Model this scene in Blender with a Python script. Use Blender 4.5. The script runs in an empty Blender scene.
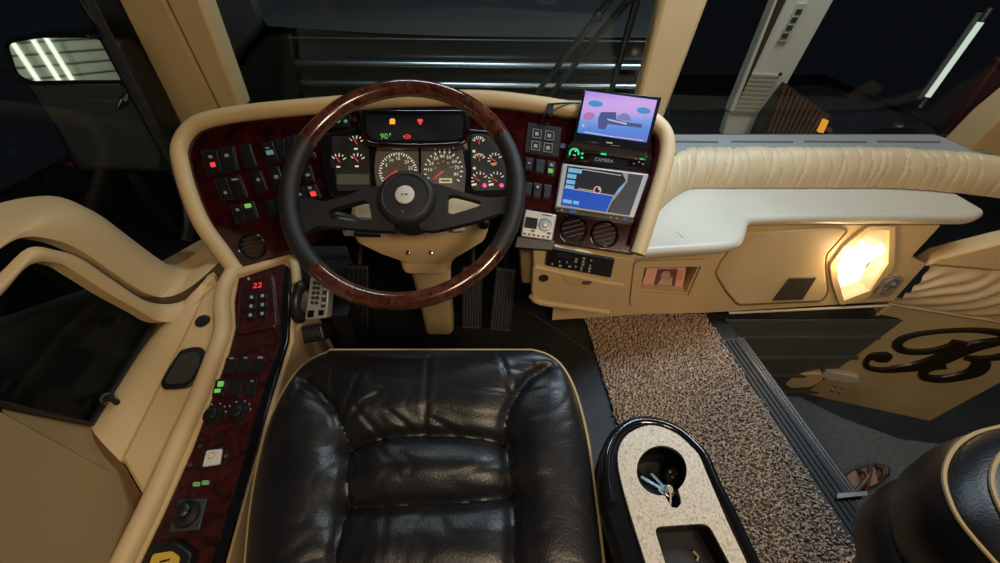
import bpy, bmesh, math, random
from mathutils import Vector as V, Matrix, noise
random.seed(7)
S = bpy.context.scene
COL = S.collection
PI = math.pi
# ------------------------------------------------------------------ camera model (metres, cockpit floor at z = 0)
FPX, CX, CY = 380.0, 500.0, 281.5
TH = math.radians(43)
CAM = V((0, 0, 1.12))
CF = V((0, math.cos(TH), -math.sin(TH))); CU = V((0, math.sin(TH), math.cos(TH)))
def ray(x, y): return CF + V((1, 0, 0)) * ((x - CX) / FPX) - CU * ((y - CY) / FPX)
def at(x, y, t): return CAM + ray(x, y) * t
def onp(x, y, o, n):
    d = ray(x, y); return CAM + d * ((o - CAM).dot(n) / d.dot(n))
def onX(x, y, X): return onp(x, y, V((X, 0, 0)), V((1, 0, 0)))
def onY(x, y, Y): return onp(x, y, V((0, Y, 0)), V((0, 1, 0)))
def onZ(x, y, Z): return onp(x, y, V((0, 0, Z)), V((0, 0, 1)))
class Frame:
    def __init__(s, o, u, v, n): s.o, s.u, s.v, s.n = V(o), V(u).normalized(), V(v).normalized(), V(n).normalized()
    def P(s, a, b, c=0): return s.o + s.u * a + s.v * b + s.n * c
    def px(s, x, y, c=0): return onp(x, y, s.o + s.n * c, s.n)
    def uv(s, p): d = V(p) - s.o; return d.dot(s.u), d.dot(s.v), d.dot(s.n)

# ------------------------------------------------------------------ materials
def nt(m):
    m.use_nodes = True; return m.node_tree
def mat(name, col, rough=.5, metal=0., emit=None, es=1., var=0., vscale=8., bump=0., bscale=60., coat=0., spec=.5, bdetail=4.):
    m = bpy.data.materials.new(name); t = nt(m); b = t.nodes['Principled BSDF']
    c = (*col, 1)
    b.inputs['Base Color'].default_value = c; b.inputs['Roughness'].default_value = rough; b.inputs['Metallic'].default_value = metal
    b.inputs['Coat Weight'].default_value = coat; b.inputs['Coat Roughness'].default_value = .08
    b.inputs['Specular IOR Level'].default_value = spec
    if emit: b.inputs['Emission Color'].default_value = (*emit, 1); b.inputs['Emission Strength'].default_value = es
    tc = None
    if var or bump: tc = t.nodes.new('ShaderNodeTexCoord')
    if var:
        n = t.nodes.new('ShaderNodeTexNoise'); n.inputs['Scale'].default_value = vscale; n.inputs['Detail'].default_value = 5
        r = t.nodes.new('ShaderNodeValToRGB')
        r.color_ramp.elements[0].position = .3; r.color_ramp.elements[1].position = .72
        r.color_ramp.elements[0].color = (*[max(0, k * (1 - var)) for k in col], 1); r.color_ramp.elements[1].color = (*[min(1, k * (1 + var)) for k in col], 1)
        t.links.new(tc.outputs['Object'], n.inputs['Vector']); t.links.new(n.outputs['Fac'], r.inputs['Fac']); t.links.new(r.outputs['Color'], b.inputs['Base Color'])
    if bump:
        n2 = t.nodes.new('ShaderNodeTexNoise'); n2.inputs['Scale'].default_value = bscale; n2.inputs['Detail'].default_value = bdetail
        bp = t.nodes.new('ShaderNodeBump'); bp.inputs['Strength'].default_value = bump; bp.inputs['Distance'].default_value = .004
        t.links.new(tc.outputs['Object'], n2.inputs['Vector']); t.links.new(n2.outputs['Fac'], bp.inputs['Height']); t.links.new(bp.outputs['Normal'], b.inputs['Normal'])
    return m
def wood(name, dark, light, scale, rough, coat):
    m = bpy.data.materials.new(name); t = nt(m); b = t.nodes['Principled BSDF']
    tc = t.nodes.new('ShaderNodeTexCoord'); n = t.nodes.new('ShaderNodeTexNoise'); n.inputs['Scale'].default_value = scale; n.inputs['Detail'].default_value = 8; n.inputs['Distortion'].default_value = 1.6
    r = t.nodes.new('ShaderNodeValToRGB'); r.color_ramp.elements[0].position = .35; r.color_ramp.elements[1].position = .7
    r.color_ramp.elements[0].color = (*dark, 1); r.color_ramp.elements[1].color = (*light, 1)
    t.links.new(tc.outputs['Object'], n.inputs['Vector']); t.links.new(n.outputs['Fac'], r.inputs['Fac']); t.links.new(r.outputs['Color'], b.inputs['Base Color'])
    b.inputs['Roughness'].default_value = rough; b.inputs['Coat Weight'].default_value = coat; b.inputs['Coat Roughness'].default_value = .06
    return m
def speckle(name):
    m = bpy.data.materials.new(name); t = nt(m); b = t.nodes['Principled BSDF']
    tc = t.nodes.new('ShaderNodeTexCoord'); n = t.nodes.new('ShaderNodeTexVoronoi'); n.inputs['Scale'].default_value = 420
    r = t.nodes.new('ShaderNodeValToRGB'); r.color_ramp.interpolation = 'CONSTANT'
    e = r.color_ramp.elements; e[0].position = 0; e[0].color = (.64, .58, .47, 1); e[1].position = .55; e[1].color = (.55, .48, .38, 1)
    k = e.new(.75); k.color = (.42, .36, .28, 1); k = e.new(.88); k.color = (.74, .70, .60, 1)
    t.links.new(tc.outputs['Object'], n.inputs['Vector']); t.links.new(n.outputs['Color'], r.inputs['Fac']); t.links.new(r.outputs['Color'], b.inputs['Base Color'])
    b.inputs['Roughness'].default_value = .4
    return m
def glass(name, tint=(1, 1, 1), gloss=.014):
    m = bpy.data.materials.new(name); t = nt(m); t.nodes.clear()
    o = t.nodes.new('ShaderNodeOutputMaterial'); mx = t.nodes.new('ShaderNodeMixShader'); tr = t.nodes.new('ShaderNodeBsdfTransparent'); gl = t.nodes.new('ShaderNodeBsdfGlossy')
    tr.inputs['Color'].default_value = (*tint, 1); gl.inputs['Roughness'].default_value = .02
    ge = t.nodes.new('ShaderNodeNewGeometry'); dt = t.nodes.new('ShaderNodeVectorMath'); dt.operation = 'DOT_PRODUCT'
    t.links.new(ge.outputs['Normal'], dt.inputs[0]); t.links.new(ge.outputs['Incoming'], dt.inputs[1])
    def mth(op, a, b=None):
        n = t.nodes.new('ShaderNodeMath'); n.operation = op
        for k, x in enumerate((a, b)):
            if x is None: continue
            if isinstance(x, (int, float)): n.inputs[k].default_value = x
            else: t.links.new(x, n.inputs[k])
        return n.outputs[0]
    f_ = mth('ADD', mth('MULTIPLY', mth('POWER', mth('SUBTRACT', 1.0, mth('ABSOLUTE', dt.outputs['Value'])), 5.0), .35), gloss)
    t.links.new(f_, mx.inputs[0]); t.links.new(tr.outputs[0], mx.inputs[1]); t.links.new(gl.outputs[0], mx.inputs[2]); t.links.new(mx.outputs[0], o.inputs[0])
    return m
BEIGE = mat('beige_vinyl', (.60, .43, .222), .48, var=.07, vscale=5, bump=.12, bscale=400)
BEIGE_D = mat('beige_plastic', (.57, .405, .205), .42, var=.06, vscale=7)
LEDGE = mat('grey_ledge', (.27, .265, .25), .5)
CREAM = mat('cream_shelf', (.52, .455, .35), .35, var=.05, vscale=4)
PLEAT = mat('pleated_leather', (.58, .44, .26), .45, var=.06, vscale=9, bump=.2, bscale=90)
BURL = wood('burgundy_burl', (.010, .0012, .0016), (.045, .0045, .005), 14, .13, .4)
WHEELWOOD = wood('walnut_rim', (.035, .010, .006), (.125, .038, .022), 40, .2, .9)
CONSOLEW = wood('console_burl', (.016, .003, .004), (.06, .010, .010), 30, .35, .3)
BLACK = mat('black_plastic', (.009, .009, .010), .4)
BLACKG = mat('gloss_black', (.008, .008, .010), .15, coat=.5)
SOFTBLACK = mat('black_vinyl', (.015, .015, .017), .55, bump=.2, bscale=500)
GRIP = mat('grip_leather', (.014, .014, .016), .45, bump=.3, bscale=600)
LEATHER = mat('black_leather', (.010, .010, .012), .36, bump=.14, bscale=260, var=.25, vscale=12, spec=.5, bdetail=6)
PIPING = mat('gold_piping', (.42, .31, .15), .5)
RUBBER = mat('black_rubber', (.012, .011, .011), .6, var=.4, vscale=10)
CARPETB = mat('carpet_backing', (.16, .105, .065), .95)
PILE = mat('carpet_pile', (.50, .355, .245), .95, var=.4, vscale=90)
STEPC = mat('step_carpet', (.055, .055, .052), .9, var=.4, vscale=120)
RIBGREEN = mat('ribbed_riser', (.075, .088, .084), .5)
CHROME = mat('chrome', (.75, .76, .78), .18, metal=1)
ALU = mat('brushed_metal', (.45, .42, .38), .35, metal=1)
THRESH = mat('threshold_metal', (.075, .07, .068), .34, metal=.6)
SILVER = mat('silver_plastic', (.42, .42, .41), .35, metal=.3)
PEDAL = mat('pedal_rubber', (.05, .05, .055), .5)
DARKG = mat('dark_grey', (.035, .037, .040), .5)
GLASS = glass('clear_glass', (.93, .96, .97))
TINT = glass('dark_tinted_glass', (.35, .42, .5))
GAUGE = mat('gauge_face', (.030, .028, .024), .4)
GAUGEL = mat('gauge_face_backlit', (.105, .094, .075), .45, emit=(.9, .8, .6), es=.015)
SMOKE = mat('smoked_display', (.022, .024, .028), .12)
def em(name, c, s): return mat(name, (0.01, 0.01, 0.01), .22, emit=c, es=s)
E_WHITE = em('lit_white', (1, .9, .72), .75); E_RED = em('lit_red', (1, .06, .06), 1.0); E_GREEN = em('lit_green', (.30, .85, .16), .55); E_ORANGE = em('lit_orange', (1, .42, .03), 1.1)
E_PINK = em('lit_pink', (1, .05, .30), 1.6); E_GRN2 = em('lit_stereo_green', (.05, 1, .35), .8); E_BLUE = em('lit_blue', (.008, .09, .55), .8); E_LBLUE = em('lit_pale_blue', (.25, .62, .95), .7)
E_NEEDLE = em('needle_red', (1, .12, .08), .55); E_LCD = em('lcd_amber', (.85, .72, .35), .6)
LEGEND = mat('legend_white', (.34, .34, .32), .6, emit=(1, 1, .95), es=.02)
LEGEND_D = mat('legend_grey', (.30, .30, .29), .6)
NAVDARK = em('nav_dark', (.05, .06, .09), .2); NAVGREY = em('nav_grey', (.16, .16, .17), .3); NAVLINE = em('nav_line', (.8, .62, .58), .8)

# ------------------------------------------------------------------ mesh building
class M:
    def __init__(s): s.v = []; s.f = []; s.mi = []; s.cur = 0
    def add(s, vs, fs):
        o = len(s.v); s.v += [V(p) for p in vs]; s.f += [tuple(i + o for i in f) for f in fs]; s.mi += [s.cur] * len(fs); return s
    def m(s, i): s.cur = i; return s
    def prism(s, pts, vec, vec0=None):
        n = len(pts); a = [V(p) + (V(vec0) if vec0 else V((0, 0, 0))) for p in pts]; b = [V(p) + V(vec) for p in pts]
        return s.add(a + b, [tuple(range(n)), tuple(range(2 * n - 1, n - 1, -1))] + [(i, i + n, (i + 1) % n + n, (i + 1) % n) for i in range(n)])
    def poly(s, pts): return s.add(pts, [tuple(range(len(pts)))])
    def box(s, a, b):
        x0, y0, z0 = a; x1, y1, z1 = b
        return s.prism([(x0, y0, z0), (x1, y0, z0), (x1, y1, z0), (x0, y1, z0)], (0, 0, z1 - z0))
    def fbox(s, fr, a0, a1, b0, b1, c0, c1): return s.prism([fr.P(a0, b0, c1), fr.P(a1, b0, c1), fr.P(a1, b1, c1), fr.P(a0, b1, c1)], fr.n * (c0 - c1))
    def loft(s, rings, closed=True, loop=False, caps=True):
        n = len(rings[0]); vs = [p for r in rings for p in r]; fs = []
        k = len(rings)
        for i in range(k if loop else k - 1):
            for j in range(n if closed else n - 1):
                a = i * n + j; b = i * n + (j + 1) % n; c = ((i + 1) % k) * n + (j + 1) % n; d = ((i + 1) % k) * n + j
                fs.append((a, b, c, d))
        if closed and caps and not loop: fs += [tuple(range(n - 1, -1, -1)), tuple(range((k - 1) * n, k * n))]
        return s.add(vs, fs)
    def tube(s, path, r, seg=10, closed=False, up=None, sq=None):
        path = [V(p) for p in path]; k = len(path); rings = []
        prev = None
        for i, p in enumerate(path):
            a = path[(i - 1) % k] if closed or i > 0 else p; b = path[(i + 1) % k] if closed or i < k - 1 else p
            t = (b - a).normalized()
            if up is not None: w = V(up)
            else: w = prev if prev is not None else (V((0, 0, 1)) if abs(t.z) < .9 else V((1, 0, 0)))
            w = (w - t * w.dot(t)).normalized(); prev = w; q = t.cross(w)
            ri = r[i] if isinstance(r, (list, tuple)) else r
            sx = sq or 1
            rings.append([p + q * (math.cos(2 * PI * j / seg) * ri) + w * (math.sin(2 * PI * j / seg) * ri * sx) for j in range(seg)])
        return s.loft(rings, True, closed)
    def lathe(s, o, axis, prof, seg=28, u=None):
        axis = V(axis).normalized(); u = V(u) if u else (V((1, 0, 0)) if abs(axis.x) < .9 else V((0, 1, 0)))
        u = (u - axis * u.dot(axis)).normalized(); w = axis.cross(u); o = V(o)
        return s.loft([[o + axis * h + (u * math.cos(2 * PI * j / seg) + w * math.sin(2 * PI * j / seg)) * max(r, 1e-4) for j in range(seg)] for r, h in prof])
def smooth_path(pts, n=6, closed=False):
    pts = [V(p) for p in pts]; k = len(pts); out = []
    for i in range(k if closed else k - 1):
        p0 = pts[(i - 1) % k] if closed or i > 0 else pts[0]; p1 = pts[i]; p2 = pts[(i + 1) % k]; p3 = pts[(i + 2) % k] if closed or i + 2 < k else pts[-1]
        for j in range(n):
            t = j / n; out.append(.5 * ((2 * p1) + (p2 - p0) * t + (2 * p0 - 5 * p1 + 4 * p2 - p3) * t * t + (3 * p1 - p0 - 3 * p2 + p3) * t ** 3))
    if not closed: out.append(pts[-1])
    return out
def sm2(pts, n=6, closed=False): return [(p.x, p.y) for p in smooth_path([V((x, y, 0)) for x, y in pts], n, closed)]
def roundpoly(pts, r, n=4):
    """px polygon with rounded corners"""
    out = []; k = len(pts)
    for i in range(k):
        p = V(pts[i]); a = V(pts[i - 1]); b = V(pts[(i + 1) % k])
        da = (a - p); db = (b - p); ra = min(r, da.length * .45); rb = min(r, db.length * .45)
        s = p + da.normalized() * ra; e = p + db.normalized() * rb
        for j in range(n + 1):
            t = j / n; q = s * (1 - t) ** 2 + p * 2 * t * (1 - t) + e * t * t; out.append((q.x, q.y))
    return out
def wloc(o):
    p = V((0, 0, 0))
    while o is not None: p += o.location; o = o.parent
    return p
def obj(name, m, mats, parent=None, flat=False, bevel=0, ang=40, sub=0, loc=None, label=None, bseg=2):
    me = bpy.data.meshes.new(name); off = wloc(parent) + (V(loc) if loc else V((0, 0, 0)))
    me.from_pydata([v - off for v in m.v], [], m.f); me.update()
    for mm in (mats if isinstance(mats, (list, tuple)) else [mats]): me.materials.append(mm)
    me.polygons.foreach_set('material_index', m.mi)
    bm = bmesh.new(); bm.from_mesh(me); bmesh.ops.recalc_face_normals(bm, faces=bm.faces); bm.to_mesh(me); bm.free()
    if not flat:
        for p in me.polygons: p.use_smooth = True
        me.set_sharp_from_angle(angle=math.radians(ang))
    o = bpy.data.objects.new(name, me); COL.objects.link(o)
    if loc: o.location = loc
    if parent: o.parent = parent
    if bevel:
        b = o.modifiers.new('bevel', 'BEVEL'); b.width = bevel; b.segments = bseg; b.limit_method = 'ANGLE'; b.angle_limit = math.radians(35)
    if sub:
        b = o.modifiers.new('sub', 'SUBSURF'); b.levels = sub; b.render_levels = sub
    if label: o['label'] = label
    return o
def tag(o, label, cat, group=None):
    o['label'] = label; o['category'] = cat
    if group: o['group'] = group
    return o
def thing(name, label, cat, loc, group=None):
    o = bpy.data.objects.new(name, None); COL.objects.link(o); o.location = loc; o.empty_display_size = .05
    return tag(o, label, cat, group)
def struct(name, m, mats, parent=None, **k):
    o = obj(name, m, mats, parent, **k)
    if parent is None: o['kind'] = 'structure'
    return o
def holed(name, fr, outer, holes, c0, c1, mats, parent, bevel=0.0):
    """flat plate on a frame with holes (points are frame u,v pairs)"""
    cu = bpy.data.curves.new('tmp', 'CURVE'); cu.dimensions = '2D'; cu.fill_mode = 'BOTH'; cu.extrude = abs(c1 - c0) / 2
    for pts in [outer] + holes:
        sp = cu.splines.new('POLY'); sp.points.add(len(pts) - 1); sp.use_cyclic_u = True
        for i, (a, b) in enumerate(pts): sp.points[i].co = (a, b, 0, 1)
    to = bpy.data.objects.new('tmp', cu); COL.objects.link(to); bpy.context.view_layer.update()
    me = bpy.data.meshes.new_from_object(to.evaluated_get(bpy.context.evaluated_depsgraph_get()))
    bpy.data.objects.remove(to)
    m = M(); mid = (c0 + c1) / 2
    m.add([fr.P(v.co.x, v.co.y, v.co.z + mid) for v in me.vertices], [tuple(p.vertices) for p in me.polygons])
    return obj(name, m, mats, parent, bevel=0)
def text(name, fr, s, px, py, size, mats, parent, c=.002, rot=0., align='CENTER', shear=0.):
    cu = bpy.data.curves.new('tmp', 'FONT'); cu.body = s; cu.size = size; cu.align_x = align; cu.align_y = 'CENTER'; cu.resolution_u = 2; cu.shear = shear
    cu.extrude = .0003
    to = bpy.data.objects.new('tmp', cu); COL.objects.link(to); bpy.context.view_layer.update()
    me = bpy.data.meshes.new_from_object(to.evaluated_get(bpy.context.evaluated_depsgraph_get()))
    bpy.data.objects.remove(to)
    a0, b0, _ = fr.uv(fr.px(px, py, c)); ca, sa = math.cos(rot), math.sin(rot)
    m = M(); m.add([fr.P(a0 + v.co.x * ca - v.co.y * sa, b0 + v.co.x * sa + v.co.y * ca, c + v.co.z) for v in me.vertices], [tuple(p.vertices) for p in me.polygons])
    return obj(name, m, mats, parent, flat=True)
def text_into(m, fr, s, px, py, size, c=.002, rot=0.):
    cu = bpy.data.curves.new('tmp', 'FONT'); cu.body = s; cu.size = size; cu.align_x = 'CENTER'; cu.align_y = 'CENTER'; cu.resolution_u = 1
    to = bpy.data.objects.new('tmp', cu); COL.objects.link(to); bpy.context.view_layer.update()
    me = bpy.data.meshes.new_from_object(to.evaluated_get(bpy.context.evaluated_depsgraph_get()))
    bpy.data.objects.remove(to)
    a0, b0, _ = fr.uv(fr.px(px, py, c)); ca, sa = math.cos(rot), math.sin(rot)
    m.add([fr.P(a0 + v.co.x * ca - v.co.y * sa, b0 + v.co.x * sa + v.co.y * ca, c) for v in me.vertices], [tuple(p.vertices) for p in me.polygons])
def slab(m, fr, pts, c0, c1):
    """extruded px polygon: front face at c1, back at c0 (along the frame normal)"""
    return m.prism([fr.px(x, y, c1) for x, y in pts], fr.n * (c0 - c1))
def slabw(name, fr, pts, c0, c1, mats, parent=None, bevel=0, **k): return obj(name, slab(M(), fr, pts, c0, c1), mats, parent, bevel=bevel, **k)
def quad(tl, tr, br, bl):
    def q(u, v):
        a = V(tl) * (1 - u) + V(tr) * u; b = V(bl) * (1 - u) + V(br) * u; p = a * (1 - v) + b * v; return (p.x, p.y)
    return q
def qrect(q, u0, v0, u1, v1): return [q(u0, v0), q(u1, v0), q(u1, v1), q(u0, v1)]

# =================================================================== SETTING
# cockpit floor with the entry step well cut out on the right
struct('floor', M().prism([(-1.0, -.7, 0), (1.75, -.7, 0), (1.75, .05, 0), (.98, .05, 0), (.88, .99, 0), (1.6, .99, 0), (1.6, 1.45, 0), (-1.0, 1.45, 0)], (0, 0, -.05)), RUBBER)
FL = bpy.data.objects['floor']
for a, b in (((560, 332), (600, 359)), ((570, 399), (600, 363)), ((530, 312), (562, 333))):
    obj('tile_seam', M().tube([onZ(*a, .001), onZ(*b, .001)], .0018, 6), mat('seam_grey', (.06, .058, .055), .6), FL)
# step well
fm = M().box((.88, .985, -.95), (1.60, 1.03, -.005))
for z in (-.10, -.24, -.38, -.52): fm.box((.89, .972, z - .012), (1.55, .988, z + .004))
struct('wall_front', fm, RIBGREEN, bevel=.003)
struct('wall_left', M().prism([(-1.0, -.7, -.05), (-1.0, 1.45, -.05), (-1.0, 1.45, .25), (-1.0, .85, .40), (-1.0, .2, .68), (-1.0, -.7, .75)], (.06, 0, 0)), BEIGE)
struct('wall_right', M().prism([(1.0, -.7, -.95), (1.055, -.7, -.95), (.876, .985, -.95), (.84, .985, -.95)], (0, 0, .898)), RUBBER)
# stair tread
tp = [onZ(800, 396, -.3), onZ(842, 417, -.3), onZ(900, 438, -.3), onZ(965, 446, -.3)]
struct('stair_step', M().prism([(.90, .84, -.3)] + [tuple(p) for p in tp] + [(1.75, .48, -.3), (1.75, -.5, -.3), (1.04, -.5, -.3)], (0, 0, -.06)), STEPC, bevel=.008)
struct('stair_step', M().box((1.06, -.5, -.62), (1.5, .70, -.36)), RUBBER)
struct('floor', M().box((-6, -6, -1.25), (7, 9, -1.2)), mat('garage_concrete', (.02, .02, .02), .7, var=.3, vscale=2))
# threshold
th_ = thing('door_threshold', 'ribbed black metal threshold strip between brown carpet and step well', 'threshold', (.9, .4, 0))
m = M().prism([(.80, .885, 0), (.893, .885, 0), (1.05, -.5, 0), (.875, -.5, 0)], (0, 0, .012))
obj('tread_plate', m, THRESH, th_, bevel=.003)
m = M()
for i in range(4):
    x = .815 + i * .016; m.prism([(x - .004, .87, .012), (x + .004, .87, .012), (x + .153, -.5, .012), (x + .145, -.5, .012)], (0, 0, .004))
obj('rib', m, SOFTBLACK, th_, bevel=.001)
obj('edge_rib', M().tube([(.880, .885, .011), (1.037, -.5, .011)], .004, 8), mat('nosing_dark', (.09, .075, .07), .35), th_)
obj('nosing', M().tube([(.893, .885, .006), (1.05, -.5, .006)], .009, 10), mat('nosing_brown', (.06, .045, .04), .38), th_)
obj('end_trim', M().prism([onZ(836, 494, .02), onZ(866, 492, .02), onZ(866, 496, .02), onZ(836, 499, .02)], (0, 0, .006)), ALU, th_)

# ---- windshield plane: passes Y=1.42 at z=.56, leaning back 8 degrees
WS = Frame((0, 1.42, .56), (1, 0, 0), (0, -math.sin(math.radians(8)), math.cos(math.radians(8))), (0, -math.cos(math.radians(8)), -math.sin(math.radians(8))))
def wpanel(name, u0, u1, v0, v1, fmat=BLACK):
    w = M(); w.prism([WS.P(u0, v0), WS.P(u1, v0), WS.P(u1, v1), WS.P(u0, v1)], WS.n * -.006)
    g = struct(name, w, GLASS)
    for nm, a in (('frame', (u0 - .01, u0 + .012, v0, v1)), ('frame', (u1 - .012, u1 + .01, v0, v1)), ('frame', (u0, u1, v0 - .012, v0 + .006))):
        obj(nm, M().fbox(WS, a[0], a[1], a[2], a[3], -.012, .012), fmat, g, bevel=.002)
    return g
wpanel('window_1', -.95, .505, -.12, 1.05)
wpanel('window_2', .565, 1.95, -.02, 1.05)
# centre post and corner pillars
def wpost(name, pts_px, depth, mats, c=.03, bevel=.012):
    return struct(name, slab(M(), WS, pts_px, c - depth, c), mats, bevel=bevel)
wpost('trim_1', [(744, -300), (799, -300), (709, 0), (652, 150), (630, 150), (640, 92), (662, 0)], .07, BEIGE)
m = slab(M(), WS, [(-68, -300), (-9, -300), (165, 2), (222, 118), (184, 132), (118, 0)], -.04, .03)
o = struct('trim_2', m, BEIGE, bevel=.008)
obj('inner_face', slab(M(), WS, [(-7, -300), (36, -300), (199, 0), (241, 112), (224, 118), (167, 2)], -.04, .045), BEIGE, o, bevel=.006)
obj('gasket', slab(M(), WS, [(-100, -300), (-70, -300), (117, 0), (183, 134), (185, 190), (172, 150), (85, 0)], -.04, .02), BLACK, o, bevel=.004)
m = M().prism([onY(1000, 119, 1.3), onY(1040, 88, 1.3), onY(1060, 130, 1.3), onY(1010, 160, 1.3), onY(968, 150, 1.3)], (0, .1, 0))
struct('trim_3', m, BEIGE, bevel=.006)
# left side glazing
SW = -.93
lw = struct('window_3', M().prism([(SW, .1, .66), (SW, .62, .64)] + [onX(x, y, SW) for x, y in ((183, 240), (186, 214), (174, 172), (149, 122), (109, 45), (84, -4), (60, -60))] + [(SW, .1, 1.3)], (-.005, 0, 0)), GLASS)
obj('vent_frame', M().tube(smooth_path([onX(x, y, SW + .004) for x, y in ((70, -12), (84, 8), (96, 25), (100, 36), (88, 37))]), .004, 8), BLACKG, lw)
m = M().tube(smooth_path([onX(x, y, SW) for x, y in ((85, -4), (110, 45), (150, 122), (176, 172), (188, 214), (186, 240))]), .014, 8)
obj('window_seal', m, BLACK, lw)

# ------------------------------------------------------------------ left lower trim
def lerp(a, b, t): return a + (b - a) * t
def band(up, lo, xu, xl, n=7, bulge=.35, thick=.03):
    rings = []
    up = sm2(up, 4); lo = sm2(lo, 4)
    for i, (a, b) in enumerate(zip(up, lo)):
        t = i / (len(up) - 1)
        A = onX(*a, xu(t)); B = onX(*b, xl(t)); Cp = A.lerp(B, bulge); Cp.x = max(A.x, B.x) + .012
        ring = [A * (1 - s) ** 2 + Cp * 2 * s * (1 - s) + B * s * s for s in [k / (n - 1) for k in range(n)]]
        ring += [B + V((-thick, 0, -.004)), A + V((-thick * .4, 0, -.02))]
        rings.append(ring)
    return M().loft(rings, True)
UP = [(-90, 250), (-40, 215), (0, 203), (30, 197), (60, 197), (90, 210), (120, 232), (150, 254), (168, 264), (185, 261), (203, 247), (219, 238)]
LO = [(-90, 330), (-40, 285), (0, 249), (25, 237), (55, 240), (80, 250), (110, 270), (140, 290), (160, 297), (178, 294), (196, 283), (213, 268)]
st = lambda a, b, k=.72: (lambda t: a if t < k else lerp(a, b, (t - k) / (1 - k)))
struct('trim_4', band(UP, LO, st(-.90, -.80), st(-.80, -.735)), BEIGE)
UP2 = [(-90, 360), (-40, 310), (0, 273), (28, 248), (55, 250), (80, 258), (110, 278), (140, 298), (160, 304), (180, 302), (199, 291), (212, 276)]
LO2 = [(-90, 390), (-40, 335), (0, 297), (30, 265), (58, 263), (80, 275), (108, 293), (140, 311), (158, 321), (176, 320), (194, 305), (212, 288)]
struct('trim_5', band(UP2, LO2, st(-.80, -.735), st(-.79, -.725)), BEIGE)
PN = [(0, 292), (34, 255), (60, 258), (158, 317), (92, 424), (-90, 385), (-90, 360)]
w4 = struct('window_4', M().prism([onX(x, y, -.825) for x, y in PN], (-.005, 0, 0)), TINT)
obj('window_seal', M().tube([onX(x, y, -.818) for x, y in ((56, 259), (100, 284), (157, 318), (91, 424), (0, 404), (-60, 391))], .0065, 8), BLACK, w4)
lt = thing('window_latch', 'small black window latch on beige sill below dark side pane', 'latch', tuple(onX(112, 402, -.80)))
fl = Frame(onX(112, 402, -.80), (0, 1, 0), (0, 0, 1), (1, 0, 0))
obj('base', M().lathe(onX(108, 398, -.806), (1, 0, .4), [(.008, 0), (.008, .006), (.005, .009)], 16), BLACK, lt)
obj('lever', M().tube([onX(107, 397, -.793), onX(113, 400, -.79), onX(119, 404, -.788)], [.004, .005, .006], 10), BLACK, lt)
obj('backing_plate', M().lathe(onX(107, 399, -.812), (1, 0, .4), [(.013, 0), (.012, .003)], 18), ALU, lt)
# console plane
cs = V((-.632, .751, .46)); ce = V((-.55, .148, .32))
cv = (cs - ce).normalized(); cu_ = V((1, 0, -.06)); cn = cu_.cross(cv).normalized(); cu_ = cv.cross(cn)
CON = Frame(ce, cu_, cv, cn)
A = [onX(205, 288, -.745), onX(168, 318, -.80), onX(130, 366, -.82), onX(91, 427, -.82)]
B = [CON.px(214, 272), CON.px(191, 320), CON.px(162, 378), CON.px(120, 461)]
rings = []
for a, b in zip(smooth_path(A, 4), smooth_path(B, 4)):
    mid = a.lerp(b, .6) + V((0, 0, .012)); rings.append([a, a.lerp(mid, .5) + V((0, 0, .006)), mid, mid.lerp(b, .6), b, b + V((0, 0, -.06)), a + V((-.02, 0, -.06))])
struct('trim_6', M().loft(rings, True), BEIGE)
p1, p2, p3 = onX(3, 413, -.81), onZ(109, 471, .36), onZ(113, 563, .33)
bn = (p2 - p1).cross(p3 - p2).normalized()
if bn.x < 0: bn = -bn
f2 = [onp(x, y, p1, bn) for x, y in ((-140, 335), (3, 413), (109, 471), (121, 459), (144, 498), (113, 563), (66, 660), (-160, 660))]
f1 = [onX(-90, 386, -.83), onX(0, 404, -.825), onX(91, 425, -.825), f2[3], f2[2], f2[1], f2[0]]
BLKM = mat('beige_vinyl_shaded', (.33, .225, .10), .6, var=.05, vscale=6, bump=.15, bscale=500)  # same beige vinyl as the trim, colour darkened to stand for shade
o = struct('trim_7', M().prism(f2, bn * -.03), BLKM, bevel=.001)
obj('upper_facet', M().add(f1 + [p + V((-.02, 0, -.02)) for p in f1], [(0, 1, 5, 6), (1, 2, 4, 5), (2, 3, 4), (7, 8, 12, 13), (8, 9, 11, 12), (9, 10, 11)]), BLKM, o)
# =================================================================== LEFT SIDE CONSOLE
con = thing('side_console', 'long beige driver console with burgundy switch panel beside black seat', 'console', (-.6, .4, 0))
outl = [(207, 284), (235, 272), (285, 257), (294, 264), (293, 340), (275, 400), (250, 480), (227, 563), (196, 680), (40, 700), (112, 563), (143, 497), (121, 459), (141, 420), (162, 378), (191, 320)]
m = M(); top = [CON.px(x, y, -.002) for x, y in outl]; n = len(top)
bot = [V((p.x, p.y, .02)) for p in top]
m.add(top + bot, [tuple(range(n))] + [(i, (i + 1) % n, (i + 1) % n + n, i + n) for i in range(n)])
obj('console_body', m, BEIGE, con, bevel=.006)
rp = smooth_path([CON.px(x, y, .004) for x, y in ((233, 271), (225, 287), (222, 306), (223, 328), (216, 352), (198, 398), (177, 445), (149, 508), (122, 563), (80, 650))], 5)
obj('side_ridge', M().tube(rp, .0185, 12, sq=1), BEIGE, con)
obj('front_ridge', M().tube(smooth_path([CON.px(x, y, .002) for x, y in ((234, 274), (262, 266), (284, 258), (294, 264), (297, 285))], 5), .012, 10), BEIGE, con)
panel = [(238, 278), (283, 263), (290, 268), (290, 300), (288, 340), (269, 400), (246, 480), (223, 563), (195, 660), (95, 660), (140, 563), (163, 515), (191, 452), (210, 402), (229, 352), (235, 328), (234, 302)]
obj('switch_panel', slab(M(), CON, panel, 0, .010), CONSOLEW, con, bevel=.003)
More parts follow.
